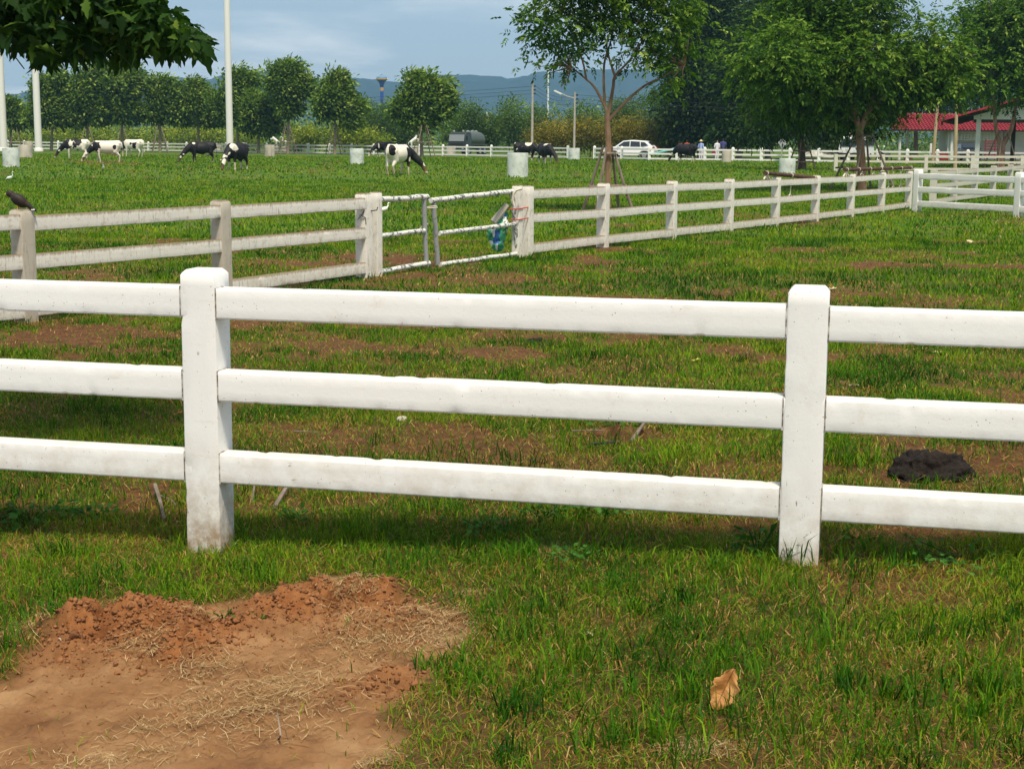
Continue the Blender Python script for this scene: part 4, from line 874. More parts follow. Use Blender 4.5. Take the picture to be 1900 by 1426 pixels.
w2=upole(1065,171,290,136,4.2,'concrete utility pole carrying a street lamp',True)
wr=empty('power_lines',w1,0,'thin dark power lines strung between the two utility poles and beyond','wires')
for k,dz in enumerate((-.25,-.6,-.95)):
    for a,b_ in ((w1,w2),(w2,Vector((34,120,w2.z-.6))),(w1,Vector((-75,215,w1.z-.5)))):
        n=12; pp=[a+(b_-a)*(i/n)+Vector((0,0,dz-.55*math.sin(math.pi*i/n)*(1 if (a-b_).length<60 else 2)))-w1 for i in range(n+1)]
        MB().tube(pp,.018,4).build('wire',M['wire'],wr)
M['t_blue']=mat('tower_blue',(.015,.07,.32),.5); M['t_pale']=mat('tower_pale_blue',(.14,.27,.42),.5); M['t_gold']=mat('tower_gold',(.55,.3,.08),.5)
Yt=620; c=at(709,262,Yt); c.z=0; zt=lambda v:at(709,v,Yt).z; k=Yt/FPX
root=empty('water_tower',c,0,'blue water tower with flared bowl and gold rings before the hills','water tower')
MB().lathe([(3.1*k,0),(2.9*k,zt(180)),(3.2*k,zt(170))],18).build('shaft',M['t_blue'],root,smooth=True)
MB().lathe([(3.3*k,zt(168.5)),(3.7*k,zt(165.5)),(3.7*k,zt(163.5)),(3.3*k,zt(162.5))],18).build('lower_gold_ring',M['t_gold'],root,smooth=True)
MB().lathe([(3.2*k,zt(163.5)),(3.9*k,zt(157)),(6*k,zt(152)),(9.6*k,zt(148.5))],24).build('bowl',M['t_blue'],root,smooth=True)
MB().lathe([(9.8*k,zt(149)),(10.8*k,zt(147.5)),(10.8*k,zt(146)),(9.8*k,zt(145.6))],24).build('gold_rim',M['t_gold'],root,smooth=True)
MB().lathe([(10*k,zt(146)),(9.6*k,zt(143)),(4.5*k,zt(141)),(4*k,zt(140)),(1.8*k,zt(139.5)),(1.8*k,zt(138)),(.1,zt(137.5))],24).build('roof',M['t_pale'],root,smooth=True)
# red board on a white pole far behind the truck
c=at(903,262,232); c.z=0; root=empty('round_sign',c,0,'red board on a white pole behind the tanker truck','sign')
z0=at(903,222,232).z; MB().tube([(0,0,0),(0,0,at(903,208,232).z)],.1,8).build('sign_pole',M['mast'],root)
m=MB(); m.box((-.28,-.0,z0-.3),(.5,.12,1.2)); m.box((.33,0,z0-.25),(.34,.12,1.1)); m.build('sign_board',mat('sign_red',(.42,.06,.03),.6),root,bev=.04)
# ------------------------------------------------------------------ road strip
rp=[]
us_=np.linspace(-200,2250,60)
for u in us_:
    for d in (2.2,3.4,4.6,5.8): p=at(u,290,YF(u)+d); rp.append((p.x,p.y,gz(p.x,p.y)+.03))
n=len(us_); q=[(i*4+j,i*4+j+1,(i+1)*4+j+1,(i+1)*4+j) for i in range(n-1) for j in range(3)]
m=MB(); m.add(rp,q); o=m.build('road',nmat('dusty_road',[(.3,(.28,.22,.16)),(.7,(.42,.36,.28))],scale=.8,rough=.95,bump=0)); tag(o,kind='structure')
# ------------------------------------------------------------------ vehicles
M['carwhite']=mat('white_car_paint',(.78,.78,.77),.25,spec=.5); M['glass']=mat('dark_glass',(.02,.028,.035),.12,spec=.6); M['tyre']=mat('tyre_rubber',(.015,.015,.015),.8); M['rim']=mat('alloy_rim',(.5,.5,.5),.3,.8); M['tail']=mat('tail_lamp_red',(.35,.02,.02),.25)
M['mil']=mat('dark_green_truck_paint',(.025,.035,.03),.35); M['tank']=mat('olive_tank_paint',(.05,.065,.045),.35); M['wind']=mat('pale_windscreen',(.22,.24,.25),.15,spec=.7); M['black']=mat('black_trim',(.01,.01,.01),.6); M['chrome']=mat('steel',(.6,.6,.58),.3,.8); M['redp']=mat('dark_red_paint',(.25,.02,.025),.5)
def wheels(root,xs,y,r,wd=.22):
    for x in xs:
        for s in (1,-1):
            m=MB(); m.tube([(x,s*(y-wd/2),r),(x,s*(y+wd/2),r)],r,18); t_=m.build('wheel',M['tyre'],root,bev=.03)
            MB().tube([(x,s*(y+wd/2-.02),r),(x,s*(y+wd/2+.015),r)],r*.62,14).build('rim',M['rim'],t_)
def prism_t(poly,w0,w1,z0,z1,name,mt,root,bev=.05):   # side profile with width tapering by height
    n=len(poly); W=lambda z:w0+(w1-w0)*min(max((z-z0)/(z1-z0),0),1); vs=[(x,-W(z),z) for x,z in poly]+[(x,W(z),z) for x,z in poly]
    m=MB(); m.add(vs,[tuple(range(n)),tuple(range(2*n-1,n-1,-1))]+[(i,i+n,(i+1)%n+n,(i+1)%n) for i in range(n)]); return m.build(name,mt,root,smooth=True,bev=bev,bseg=3)
def suv(u,vb,Y,rz,lab,paint):
    c=at(u,vb,Y); c.z=gz(c.x,c.y); root=empty('parked_car',c,rz,lab,'car')
    prism_t([(-2.3,.4),(-2.32,.75),(-2.15,.95),(-1.25,1.08),(-.55,1.58),(.2,1.66),(1.5,1.58),(2.1,1.12),(2.28,.95),(2.3,.4),(1.85,.32),(1.8,.55),(1.6,.7),(1.2,.7),(1.0,.55),(.95,.3),(-.95,.3),(-1.0,.55),(-1.2,.7),(-1.6,.7),(-1.8,.55),(-1.85,.32)],.9,.66,.95,1.62,'body',paint,root)
    for s in (1,-1):
        for q in ([(-1.02,1.1),(-.5,1.5),(.05,1.55),(.05,1.1)],[(.13,1.1),(.13,1.555),(.95,1.52),(1.0,1.1)],[(1.08,1.12),(1.03,1.5),(1.4,1.46),(1.72,1.18)]):
            yy=lambda z:.9+(.66-.9)*min(max((z-.95)/.67,0),1)+.012; m=MB(); m.add([(x,s*yy(z),z) for x,z in q]+[(x,s*(yy(z)-.05),z) for x,z in q],[(0,1,2,3),(7,6,5,4),(0,4,5,1),(1,5,6,2),(2,6,7,3),(3,7,4,0)]); m.build('side_window',M['glass'],root)
        MB().box((2.18,s*.72,1.02),(.18,.32,.16)).build('tail_lamp',M['tail'],root,bev=.03)
        MB().box((-2.2,s*.7,.82),(.16,.3,.12)).build('headlight',M['rim'],root,bev=.03)
        MB().box((-.95,s*.98,1.12),(.14,.12,.1)).build('door_mirror',paint,root,bev=.02)
    M4=Matrix.Rotation(R(-48),3,'Y'); MB().box((1.86,0,1.38),(.03,1.2,.42),Matrix.Rotation(R(-52),3,'Y')).build('rear_window',M['glass'],root); MB().box((-.93,0,1.36),(.03,1.3,.55),Matrix.Rotation(R(55),3,'Y')).build('windscreen',M['glass'],root)
    MB().box((2.3,0,.62),(.03,.5,.13)).build('number_plate',M['rim'],root)
    wheels(root,(-1.4,1.4),.82,.35); return root
suv(1170,290.5,136,R(-16),'white car parked behind the road fence right of the staked tree',M['carwhite'])
# tanker truck
c=at(866,292,163); c.z=gz(c.x,c.y); root=empty('tanker_truck',c,R(66),'dark green tanker truck with pale windscreen behind the road fence','truck'); root.scale=(.93,.9,.9)
prism_t([(-2.6,.55),(-2.66,1.5),(-2.45,2.5),(-2.25,2.68),(-1.0,2.7),(-.9,2.5),(-.9,.55)],1.15,1.05,1.4,2.6,'cab',M['mil'],root,.07)
MB().box((-2.6,0,2.02),(.04,1.95,.78),Matrix.Rotation(R(12),3,'Y')).build('windscreen',M['wind'],root)
MB().box((-2.66,0,1.25),(.05,1.7,.28)).build('grille',M['black'],root); MB().box((-2.7,0,.75),(.16,2.3,.32)).build('bumper',M['mil'],root,bev=.04)
for s in (1,-1):
    MB().box((-1.75,s*1.1,1.95),(.8,.05,.6)).build('side_window',M['glass'],root); MB().box((-2.76,s*.85,.8),(.06,.3,.16)).build('headlight',M['chrome'],root,bev=.02)
    MB().box((-2.75,s*1.38,2.0),(.1,.18,.5)).build('wing_mirror',M['black'],root,bev=.03)
    MB().lathe([(.1,0),(.13,.08),(.09,.22)],10,(-2.1,s*.6,2.68)).build('beacon',M['chrome'],root)
MB().tube([(-.8,0,1.75),(-.6,0,1.75),(3.0,0,1.75),(3.2,0,1.75)],[.75,.98,.98,.75],20).build('tank',M['tank'],root,smooth=True)
MB().box((1.2,0,.85),(4.6,1.6,.28)).build('chassis',M['black'],root); MB().box((1.2,0,1.25),(4.3,2.3,.16)).build('side_tray',M['tank'],root,bev=.03)
for x in (.3,1.4,2.4): MB().lathe([(.22,0),(.22,.14),(.1,.2)],12,(x,0,2.7)).build('tank_hatch',M['chrome'],root)
wheels(root,(-1.8,1.3,2.5),1.0,.5,.3)
# minibus
c=at(1584,288,140); c.z=gz(c.x,c.y); root=empty('minibus',c,R(58),'white minibus with a bundle on its roof parked behind the spreading tree','van')
prism_t([(-1.6,.4),(-1.65,1.1),(-1.25,2.0),(-1.05,2.15),(3.0,2.15),(3.1,.4)],.9,.8,1.1,2.1,'body',M['carwhite'],root,.07)
for s in (1,-1):
    for x0,x1 in ((-1.2,-.3),(-.2,.9),(1.0,2.0),(2.1,2.9)): MB().box(((x0+x1)/2,s*.885,1.6),((x1-x0),.05,.52)).build('side_window',M['glass'],root)
    MB().box((-1.63,s*.65,.85),(.08,.3,.2)).build('headlight',M['rim'],root,bev=.02)
MB().box((-1.5,0,1.58),(.05,1.5,.72),Matrix.Rotation(R(24),3,'Y')).build('windscreen',M['glass'],root); MB().box((-1.72,0,.55),(.12,1.8,.25)).build('bumper',M['black'],root,bev=.03)
wheels(root,(-.8,2.0),.8,.34)
me=blob([('e',Vector((0,0,.25)),Vector((.55,.45,.26))),('e',Vector((.6,.1,.28)),Vector((.4,.4,.28))),('e',Vector((.3,-.2,.35)),Vector((.3,.3,.25)))],.06,2,'roof_bundle'); o=link('roof_bundle',me,M['ring_grey']); o.location=c+Vector((-.3,0,2.14)); tag(o,'lumpy pale bundle lying on the minibus roof','luggage')
# ------------------------------------------------------------------ shed and pavilion
rt=mat('red_roof_tiles',(.36,.025,.04),.75); nt=rt.node_tree; bb=nt.nodes['Principled BSDF']; g_=N(nt,'ShaderNodeNewGeometry'); nn=N(nt,'ShaderNodeTexNoise',inp={'Scale':1.6,'Detail':5.0}); L(nt,g_.outputs['Position'],nn.inputs['Vector']); rr=ramp(nt,[(.3,(.24,.014,.024)),(.7,(.4,.03,.045))]); L(nt,nn.outputs[0],rr.inputs[0]); L(nt,rr.outputs[0],bb.inputs['Base Color'])
M['wallw']=nmat('white_wall',[(.3,(.6,.6,.57)),(.7,(.76,.76,.73))],scale=.8,rough=.85,bump=0); M['wood_dark']=mat('dark_timber',(.05,.035,.028),.8)
def tiled(name,x0,x1,y0,z0,y1,z1,parent,hipx=0,pitch=.34,course=.42):
    """roof plane of wavy tiles laid in overlapping courses"""
    L_=math.hypot(y1-y0,z1-z0); nc_=max(2,round(L_/course)); nx=int((x1-x0)/pitch)*6; V=[];F=[]
    for i in range(nc_):
        for e,(t_,lift) in enumerate(((i/nc_,.09),((i+1)/nc_+.02,.0))):
            for k in range(nx+1):
                x=x0+(x1-x0)*k/nx; y=y0+(y1-y0)*t_; z=z0+(z1-z0)*t_+lift+.05*math.sin(2*math.pi*x/pitch)
                xm=x0+hipx*t_; V.append((max(x,xm),y,z))
        b0=i*2*(nx+1)
        for k in range(nx): F.append((b0+k,b0+k+1,b0+nx+1+k+1,b0+nx+1+k))
    m=MB(); m.add(V,F); return m.build(name,rt,parent)
Ys=150; p=at(1649,285,Ys); zb=gz(p.x,Ys); root=empty('open_shed',(p.x,Ys,zb),0,'long open shed with a bright red tiled roof and white columns','shed')
ze=at(1649,241,Ys).z-zb; zr_=at(1700,211,Ys+4).z-zb; wd=16.5
tiled('roof',0,wd,0,ze,4.2,zr_,root,hipx=2.6); MB().box((wd/2+.6,4.4,(ze+zr_)/2),(wd-2.5,.1,zr_-ze-.1)).build('roof_back',rt,root)
for u in (1669,1697,1765): x=at(u,285,Ys+.6).x-p.x; MB().tube([(x,.7 if u!=1697 else 3.6,0),(x,.7 if u!=1697 else 3.6,ze+.1)],.14,8).build('column',M['wallw'],root)
x=at(1762,285,Ys).x-p.x; MB().box((x+.35,2.6,ze/2),(.7,3.4,ze)).build('wall',M['wallw'],root); MB().box((x+6,4.0,ze/2),(11,.2,ze)).build('wall',M['wallw'],root)
m=MB(); 
for k in range(12): m.box((x+1+k*.32,.9,ze*.8),(.06,.06,.75))
for k in range(4): m.box((x+2.8,.9,ze*.8-.3+k*.22),(3.8,.05,.05))
m.build('lattice',M['wallw'],root)
MB().box((wd/2,.12,ze-.03),(wd-.3,.12,.16)).build('fascia',M['wood_dark'],root)
def small(name,u,vb,Y,lab,cat,mb,mt,group=None,rz=0,bev=.02):
    c=at(u,vb,Y); c.z=gz(c.x,c.y); o=mb.build(name,mt,bev=bev); o.location=c; o.rotation_euler=(0,0,rz); return tag(o,lab,cat,group)
small('plastic_crate',1745,288,146,'stack of dark red crates under the shed roof beside the leaning pole','crate',MB().box((0,0,.4),(1.3,.8,.8)).box((-.25,0,.85),(.6,.6,.1)),M['redp'])
M['red_slats']=mat('dark_red_slats',(.2,.02,.025),.5)
m=MB(); 
for k in range(7): m.box((0,0,.3+k*.26),(1.9,.08,.1))
for x in (-.9,0,.9): m.box((x,-.06,1.05),(.1,.08,1.9))
small('slatted_gate',1845,290,143,'dark red slatted panel under the shed roof, right of the black car','gate',m,M['red_slats'],bev=0)
suv(1795,291,144,R(84),'black vehicle parked nose out under the red roofed shed',mat('black_car_paint',(.012,.013,.016),.25))
small('white_board',1727,277,147,'narrow white strip of cloth hanging under the shed roof','cloth',MB().box((0,0,.9),(.22,.08,1.4)).box((.12,0,.6),(.3,.08,.18)),M['wallw'])
for u,lab,mm in ((1681,'dark green potted plant under the shed roof','weed'),(1690,'leafy plant in a clay pot by the second shed column','weed')):
    c=at(u,288,147); c.z=gz(c.x,c.y); root=empty('potted_plant',c,0,lab,'potted plant'); MB().lathe([(.18,0),(.27,.4),(.25,.42)],12).build('pot',mat('clay',(.35,.12,.06),.8),root); crown('leaves',root,[(0,0,.75,.35,.3,.35)],M['weed'],30,6,.22,.5,.12)
# pavilion
Yp=104; p=at(1742,308,Yp); zb=gz(p.x,Yp); root=empty('pavilion',(p.x,Yp,zb),R(-19),'gabled pavilion with white gable and red roof edge at the right edge','building')
ze=at(1742,226,Yp).z-zb; zr_=at(1900,183,Yp).z-zb; xr=at(1900,183,Yp).x-p.x; slope=(zr_-ze)/xr; half=8.0
m=MB()
for s,(xa,xb) in ((1,(0,half)),(-1,(2*half,half))):
    za=ze; zc=ze+slope*half
    m.add([(xa,-1.2,za),(xb,-1.2,zc),(xb,13,zc),(xa,13,za),(xa,-1.2,za+.14),(xb,-1.2,zc+.14),(xb,13,zc+.14),(xa,13,za+.14)],[(0,3,2,1),(4,5,6,7),(0,1,5,4),(2,3,7,6),(1,2,6,5),(3,0,4,7)])
m.build('roof',rt,root)
m=MB(); m.add([(.1,-1.1,ze-.04),(half,-1.1,ze+slope*half-.05),(half,12.8,ze+slope*half-.05),(.1,12.8,ze-.04)],[(0,1,2,3)]); m.add([(2*half-.1,-1.1,ze-.04),(half,-1.1,ze+slope*half-.05),(half,12.8,ze+slope*half-.05),(2*half-.1,12.8,ze-.04)],[(0,1,2,3)]); m.build('soffit',M['wood_dark'],root)
xg=at(1804,222,Yp).x-p.x; zg=at(1804,222,Yp).z-zb
MB().prism([(xg,zg),(2*half-xg,zg),(2*half-xg,ze+slope*xg-.1),(half,ze+slope*half-.1),(xg,ze+slope*xg-.1)],0,.15).build('gable',M['wallw'],root)
xc=at(1809,300,Yp).x-p.x; MB().box((xc,.08,zg/2),(.3,.3,zg)).build('column',M['wallw'],root); MB().box((2*half-xc,.08,zg/2),(.3,.3,zg)).build('column',M['wallw'],root)
for u,yy in ((1835,4),(1893,2),(1868,8),(1815,12)): x=at(u,300,Yp+yy).x-p.x; MB().box((x,yy,zg/2),(.28,.28,zg)).build('column',M['wood_dark'],root)
MB().box((half,.2,zg-.1),(2*half-2*xg,.22,.24)).build('tie_beam',M['wood_dark'],root)
for k in range(9): MB().tube([(.4,k*1.5,ze-.02),(half,k*1.5,ze+slope*(half-.4)-.08)],.06,5).build('rafter',M['wood_dark'],root)
# wooden poles with guy wires
for u0,v0,u1,v1,Y,lab in ((1740,193,1731,291,118,'leaning pale wooden pole in front of the red roofed shed'),(1775,194,1772,312,100,'upright pale wooden pole left of the pavilion column')):
    c=at(u1,v1,Y); c.z=gz(c.x,c.y)-.05; t_=at(u0,v0,Y)-c; o=MB().tube([(0,0,0),t_*.5,t_],[.13,.12,.1],10).build('wooden_pole',M['pole_wood'],smooth=True); o.location=c; tag(o,lab,'pole')
# diamond sign, seen from the back
c=at(1450,292,123); c.z=gz(c.x,c.y); zt_=at(1451,266,123).z-c.z; root=empty('road_sign',c,0,'grey back of a diamond road sign on a thin post','sign')
MB().tube([(0,0,0),(0,0,zt_+.2)],.035,6).build('sign_post',M['pole_conc'],root); MB().box((0,-.06,zt_),(.58,.03,.58),Matrix.Rotation(R(45),3,'Y')).build('sign_plate',mat('bare_aluminium',(.42,.44,.46),.5,.2),root)
MB().box((0,-.085,zt_),(.035,.02,.6)).build('back_rib',M['pole_conc'],root)
# ------------------------------------------------------------------ people
skin=mat('skin',(.36,.2,.13),.6)
def person(u,vb,Y,h,rz,lab,shirt,trous,hair,hat=None,bend=0,bag=None):
    c=at(u,vb,Y); c.z=gz(c.x,c.y)+.02; s=h/1.7
    def B(p):  # bend at the hips, forward is -Y
        x,y,z=p
        if z>.9: dz=z-.9; return (x,y*math.cos(bend)-dz*math.sin(bend),.9+dz*math.cos(bend)+y*0)
        return p
    arm=lambda q:[B((q*.19,0,1.39)),B((q*.25,.02,1.12)),B((q*.24,-.06,.88))]
    parts=[('c',[B((0,0,1.5)),B((0,0,1.38))],[.055,.06]),('e',Vector(B((0,-.01,1.6))),Vector((.075,.095,.11))),('c',[B((0,0,1.3)),B((0,0,1.1)),(0,0,.92)],[.15,.13,.145])]
    parts.append(('c',[B((0,-.1,1.585)),B((0,-.115,1.575))],[.015,.012]))
    for q in (1,-1):
        parts+= [('c',arm(q),[.055,.04,.028]),('c',[(q*.09,0,.9),(q*.1,0,.48),(q*.1+.0,.02,.08)],[.09,.06,.042]),('c',[(q*.1,.03,.045),(q*.11,-.12,.035)],[.045,.035])]
        hx,hy,hz=arm(q)[2]; 
        for f in range(4): parts.append(('c',[(hx+q*.0,hy-.02+f*.016,hz-.05),(hx-q*.01,hy-.02+f*.016,hz-.12-(.01 if f in(1,2) else 0))],[.01,.008]))
        parts.append(('c',[(hx,hy-.02,hz),(hx,hy-.045,hz-.07)],[.018,.01])); parts.append(('e',Vector((hx,hy,hz-.02)),Vector((.018,.038,.045))))
    me=blob(parts,.011,1,'person'); o=link('person',me,skin); o.location=c; o.rotation_euler=(0,0,rz); o.scale=(s,)*3; tag(o,lab,'person','people behind the road fence')
    link('shirt',blob([('c',[B((0,0,1.38)),B((0,0,1.1)),B((0,0,.93))],[.155,.15,.165])]+[('c',[B((q*.15,0,1.38)),arm(q)[0],arm(q)[1]],[.075,.075,.06]) for q in (1,-1)],.02,2,'shirt'),shirt,o)
    link('trousers',blob([('c',[(0,0,.96),(0,0,.88)],[.16,.16])]+[('c',[(q*.09,0,.88),(q*.1,0,.48),(q*.1,.02,.12)],[.115,.085,.07]) for q in (1,-1)],.02,2,'trousers'),trous,o)
    link('hair',blob([('e',Vector(B((0,.02,1.63))),Vector((.088,.1,.1)))],.015,1,'hair'),hair,o)
    if hat:
        hh=MB(); hh.lathe([(.2,0),(.19,.015),(.1,.03),(.095,.12),(.04,.14)],16); ho=hh.build('sun_hat',hat,o,smooth=True); ho.location=Vector(B((0,0,1.66))); ho.rotation_euler=(bend,0,0)
    return o
mb_=lambda n,c:mat(n,c,.8); hair=mb_('dark_hair',(.012,.01,.009))
person(1300,295,130,1.6,R(150),'person in a light blue shirt and straw hat walking behind the road fence',mb_('light_blue_cloth',(.32,.42,.72)),mb_('pale_grey_trousers',(.55,.55,.62)),hair,mb_('straw_hat',(.75,.62,.32)))
person(1330,294,131,1.62,R(20),'person dressed all in white left of the person in navy',mb_('white_cloth',(.75,.75,.8)),mb_('white_trousers',(.68,.68,.74)),hair)
person(1341,294,133,1.78,R(175),'person in a navy blue shirt and dark trousers seen from behind',mb_('navy_cloth',(.06,.06,.2)),mb_('dark_trousers',(.02,.02,.03)),hair)
person(1255,293,131,1.6,R(80),'person in a red shirt stooping behind the road fence',mb_('red_cloth',(.4,.03,.02)),mb_('brown_trousers',(.12,.05,.03)),hair,bend=R(35))
person(1274,292,134,1.65,R(190),'person in a rusty red shirt mostly hidden behind the black cow',mb_('rust_cloth',(.3,.06,.03)),mb_('dark_brown_trousers',(.04,.03,.03)),hair)
c=at(1324,291,130); c.z=gz(c.x,c.y)+.35; o=MB().box((0,0,.2),(.34,.16,.42)).build('hand_bag',mb_('maroon_bag',(.25,.02,.06)),bev=.05); o.location=c; tag(o,'maroon bag carried beside the person in white','bag')
c=at(1232,292,130); o=MB().tube([(0,0,.5),(2.0,0,1.0)],.09,8).build('turquoise_beam',mat('turquoise_paint',(.1,.45,.42),.5)); o.location=(c.x-.9,130,gz(c.x,130)); tag(o,'slanting turquoise beam behind the road fence by the person in red','beam')
# small motorbike behind the pipe
c=at(1640,291,120); c.z=gz(c.x,c.y); root=empty('motorcycle',c,R(35),'dark motorcycle with round white mirrors by the road right of the spreading tree','motorcycle')
for x in (-.62,.62): 
    m=MB(); n=20; m.tube([(x+.27*math.cos(2*math.pi*k/n),0,.3+.27*math.sin(2*math.pi*k/n)) for k in range(n+1)],.05,6); m.build('wheel',M['tyre'],root)
link('bike_body',blob([('c',[(-.35,0,.8),(.1,0,.62),(.62,0,.72)],[.12,.14,.1]),('c',[(-.62,0,.35),(-.42,0,.95)],[.05,.06]),('c',[(-.1,0,.5),(.4,0,.45)],[.13,.1])],.03,2,'bike_body'),M['black'],root)
for s in (1,-1): MB().tube([(-.42,0,.98),(-.36,s*.32,1.05)],.018,6).build('handlebar',M['chrome'],root); link('mirror',blob([('e',Vector((-.38,s*.3,1.3)),Vector((.05,.09,.09)))],.02,1,'mirror'),M['carwhite'],root)
link('headlight',blob([('e',Vector((-.55,0,.95)),Vector((.08,.1,.1)))],.02,1,'headlight'),M['carwhite'],root)
# debris pile
me=blob([('e',Vector((0,0,.35)),Vector((1.1,.6,.35))),('e',Vector((.9,0,.25)),Vector((.9,.5,.25))),('e',Vector((-.3,0,.55)),Vector((.5,.4,.25)))],.08,1,'pile')
o=link('brush_pile',me,M['ring_grey']); o.location=at(1512,288,132); o.location.z=gz(o.location.x,132)+.1; tag(o,'low heap of pale cut brush behind the road fence','pile')
for k in range(26): pass
m=MB()
for k in range(60):
    a=Vector((random.uniform(-1.1,1.7),random.uniform(-.5,.3),random.uniform(.3,.8))); d=Vector((random.uniform(-.8,.8),random.uniform(-.2,.2),random.uniform(-.1,.18))); m.tube([a-d/2,a+d/2],.02,4)
m.build('cut_branches',M['stake'],o)
# white statues between the trees at left
def statue(u,vb,Y,h,lab,rz):
    me=blob([('c',[(.25,0,.75),(-.15,0,1.05)],[.2,.22]),('c',[(-.2,0,1.15),(-.35,0,1.5),(-.45,0,1.6),(-.62,0,1.5)],[.14,.11,.1,.06]),('c',[(.3,.1,.7),(.25,.1,.35),(.35,.1,.03)],[.13,.07,.05]),('c',[(.3,-.1,.7),(.2,-.1,.35),(.25,-.1,.03)],[.13,.07,.05]),('c',[(-.25,.1,1.0),(-.5,.1,1.05),(-.5,.1,.8)],[.09,.06,.04]),('c',[(-.25,-.1,1.0),(-.55,-.1,.95),(-.6,-.1,.72)],[.09,.06,.04]),('c',[(.42,0,.8),(.6,0,.6),(.6,0,.3)],[.05,.06,.03])],.04,2,'statue')
    o=link('horse_statue',me,M['mast']); c=at(u,vb,Y); c.z=gz(c.x,c.y)+.7; o.location=c; o.rotation_euler=(0,0,rz); o.scale=(h/1.7,)*3; tag(o,lab,'statue')
    pd=MB().box((0,0,-.35*1.7/h),(1.0,.6,.75*1.7/h)).build('pedestal',M['ring_grey'],o); return o
statue(510,284,176,1.5,'white rearing horse statue among the bushes left of the tall open tree',0)
statue(528,284,178,1.2,'second white horse statue partly behind the tall open tree stakes',R(20))
statue(768,286,150,1.5,'white statue behind the stakes of the full green tree',R(180))
# ------------------------------------------------------------------ overhanging tree at the upper left
trx,tryy=-5.6,8.2
root=empty('broadleaf_tree',(trx,tryy,0),0,'broad leaved tree whose dark leafy branch hangs into the upper left corner','tree'); o=Vector((trx,tryy,0)); m=MB()
limb(m,[(0,0,-.1),(.1,0,1.5),(.3,-.1,2.8)],.2,.15,10)
for e in ((-1.5,.5,4.6),(2.5,-.9,3.9),(2.9,.6,3.5),(1.2,1.8,4.6),(.6,-1.9,4.2)): limb(m,[(.25,-.1,2.6),(e[0]*.5,e[1]*.5,2.6+(e[2]-2.6)*.7),e],.09,.02,7)
for uv in ([(-60,-120),(60,-40),(160,20),(260,50),(350,85)],[(-80,-60),(0,0),(80,60),(90,105)],[(0,-80),(150,-20),(230,70),(240,100)],[(-30,60),(10,85),(45,128)],[(20,5),(16,80)],[(26,5),(22,78)],[(130,70),(150,110),(160,128)]):
    limb(m,[at(a,b_,7.9+.2*i)-o for i,(a,b_) in enumerate(uv)],.018 if uv[0][0]<0 and uv[0][1]<0 else .005,.003,6)
m.build('trunk',M['bark_dark'],root,smooth=True)
LOW=[(-80,80),(0,72),(20,88),(45,80),(60,108),(70,118),(85,130),(95,122),(130,118),(150,118),(180,104),(205,120),(240,116),(262,90),(290,108),(330,112),(352,96),(380,104),(384,88),(372,70),(360,50),(340,40),(310,22),(296,0),(300,-30)]
def lowv(u):
    L1=[p for p in LOW if p[0]<=384][:18]; return np.interp(u,[p[0] for p in L1],[p[1] for p in L1])
n=6400; uu=rng.uniform(-90,386,n); vv_=rng.uniform(-60,132,n)
topv=np.interp(uu,[280,296,310,340,360,372,384],[-60,-5,15,38,48,68,88])
gapn=fbm(uu/26.,vv_/26.,3,21); ok=(vv_<lowv(uu)-14)&(vv_>topv)&(gapn<.6); uu=uu[ok];vv_=vv_[ok]; 
dep=rng.uniform(7.4,8.9,len(uu))
pos=np.array([tuple(at(a,b_,y)-o) for a,b_,y in zip(uu,vv_,dep)])
c2,d2,_=sample_lobes([(1.4,-1.2,3.9,2.0,1.9,.8),(2.9,-.2,3.75,1.7,1.8,.7),(1.6,.9,4.1,1.9,1.8,.9),(-.8,.3,4.6,1.9,2.,1.),(3.9,1.0,3.7,1.1,1.3,.45)],3800,.4)
def bigleaves(p,nm,parent,mt,L0=.13):
    n=len(p); a=rng.uniform(0,2*np.pi,n); tilt=rng.uniform(-1.2,.15,n); d=np.stack([np.cos(a)*np.cos(tilt),np.sin(a)*np.cos(tilt),np.sin(tilt)],-1)
    up=rng.normal(0,.55,(n,3)); up[:,2]+=1; s=np.cross(d,up); s/=np.linalg.norm(s,axis=1,keepdims=True); nn=np.cross(s,d); ln=(L0*rng.uniform(.6,1.35,n))[:,None]
    prof=[(0,.015,0),(.14,.13,.02),(.24,.1,.02),(.36,.24,.03),(.46,.15,.01),(.58,.2,-.02),(.7,.09,-.05),(.84,.08,-.09),(1,.0,-.16)]
    V=[]
    for t_,w_,z_ in prof:
        V.append(p+d*ln*t_+s*ln*w_+nn*ln*(z_+w_*.25)); V.append(p+d*ln*t_+nn*ln*z_); V.append(p+d*ln*t_-s*ln*w_+nn*ln*(z_+w_*.25))
    V=np.stack(V,1).reshape(-1,3); k=len(prof); b0=(np.arange(n)*k*3)[:,None]
    Q=[]
    for i in range(k-1): Q+= [(i*3,i*3+1,i*3+4,i*3+3),(i*3+1,i*3+2,i*3+5,i*3+4)]
    Q=np.array(Q); q=(b0[:,:,None]+Q[None]).reshape(-1,4); r_=np.repeat(rng.beta(1.1,2.2,n),len(Q))
    return link(nm,np_mesh(nm,V,quads=q,attrs={'rnd':('FACE',r_)}),mt,parent,smooth=True)
bigleaves(np.concatenate([pos,c2]),'crown',root,M['leaf_over'],.115)
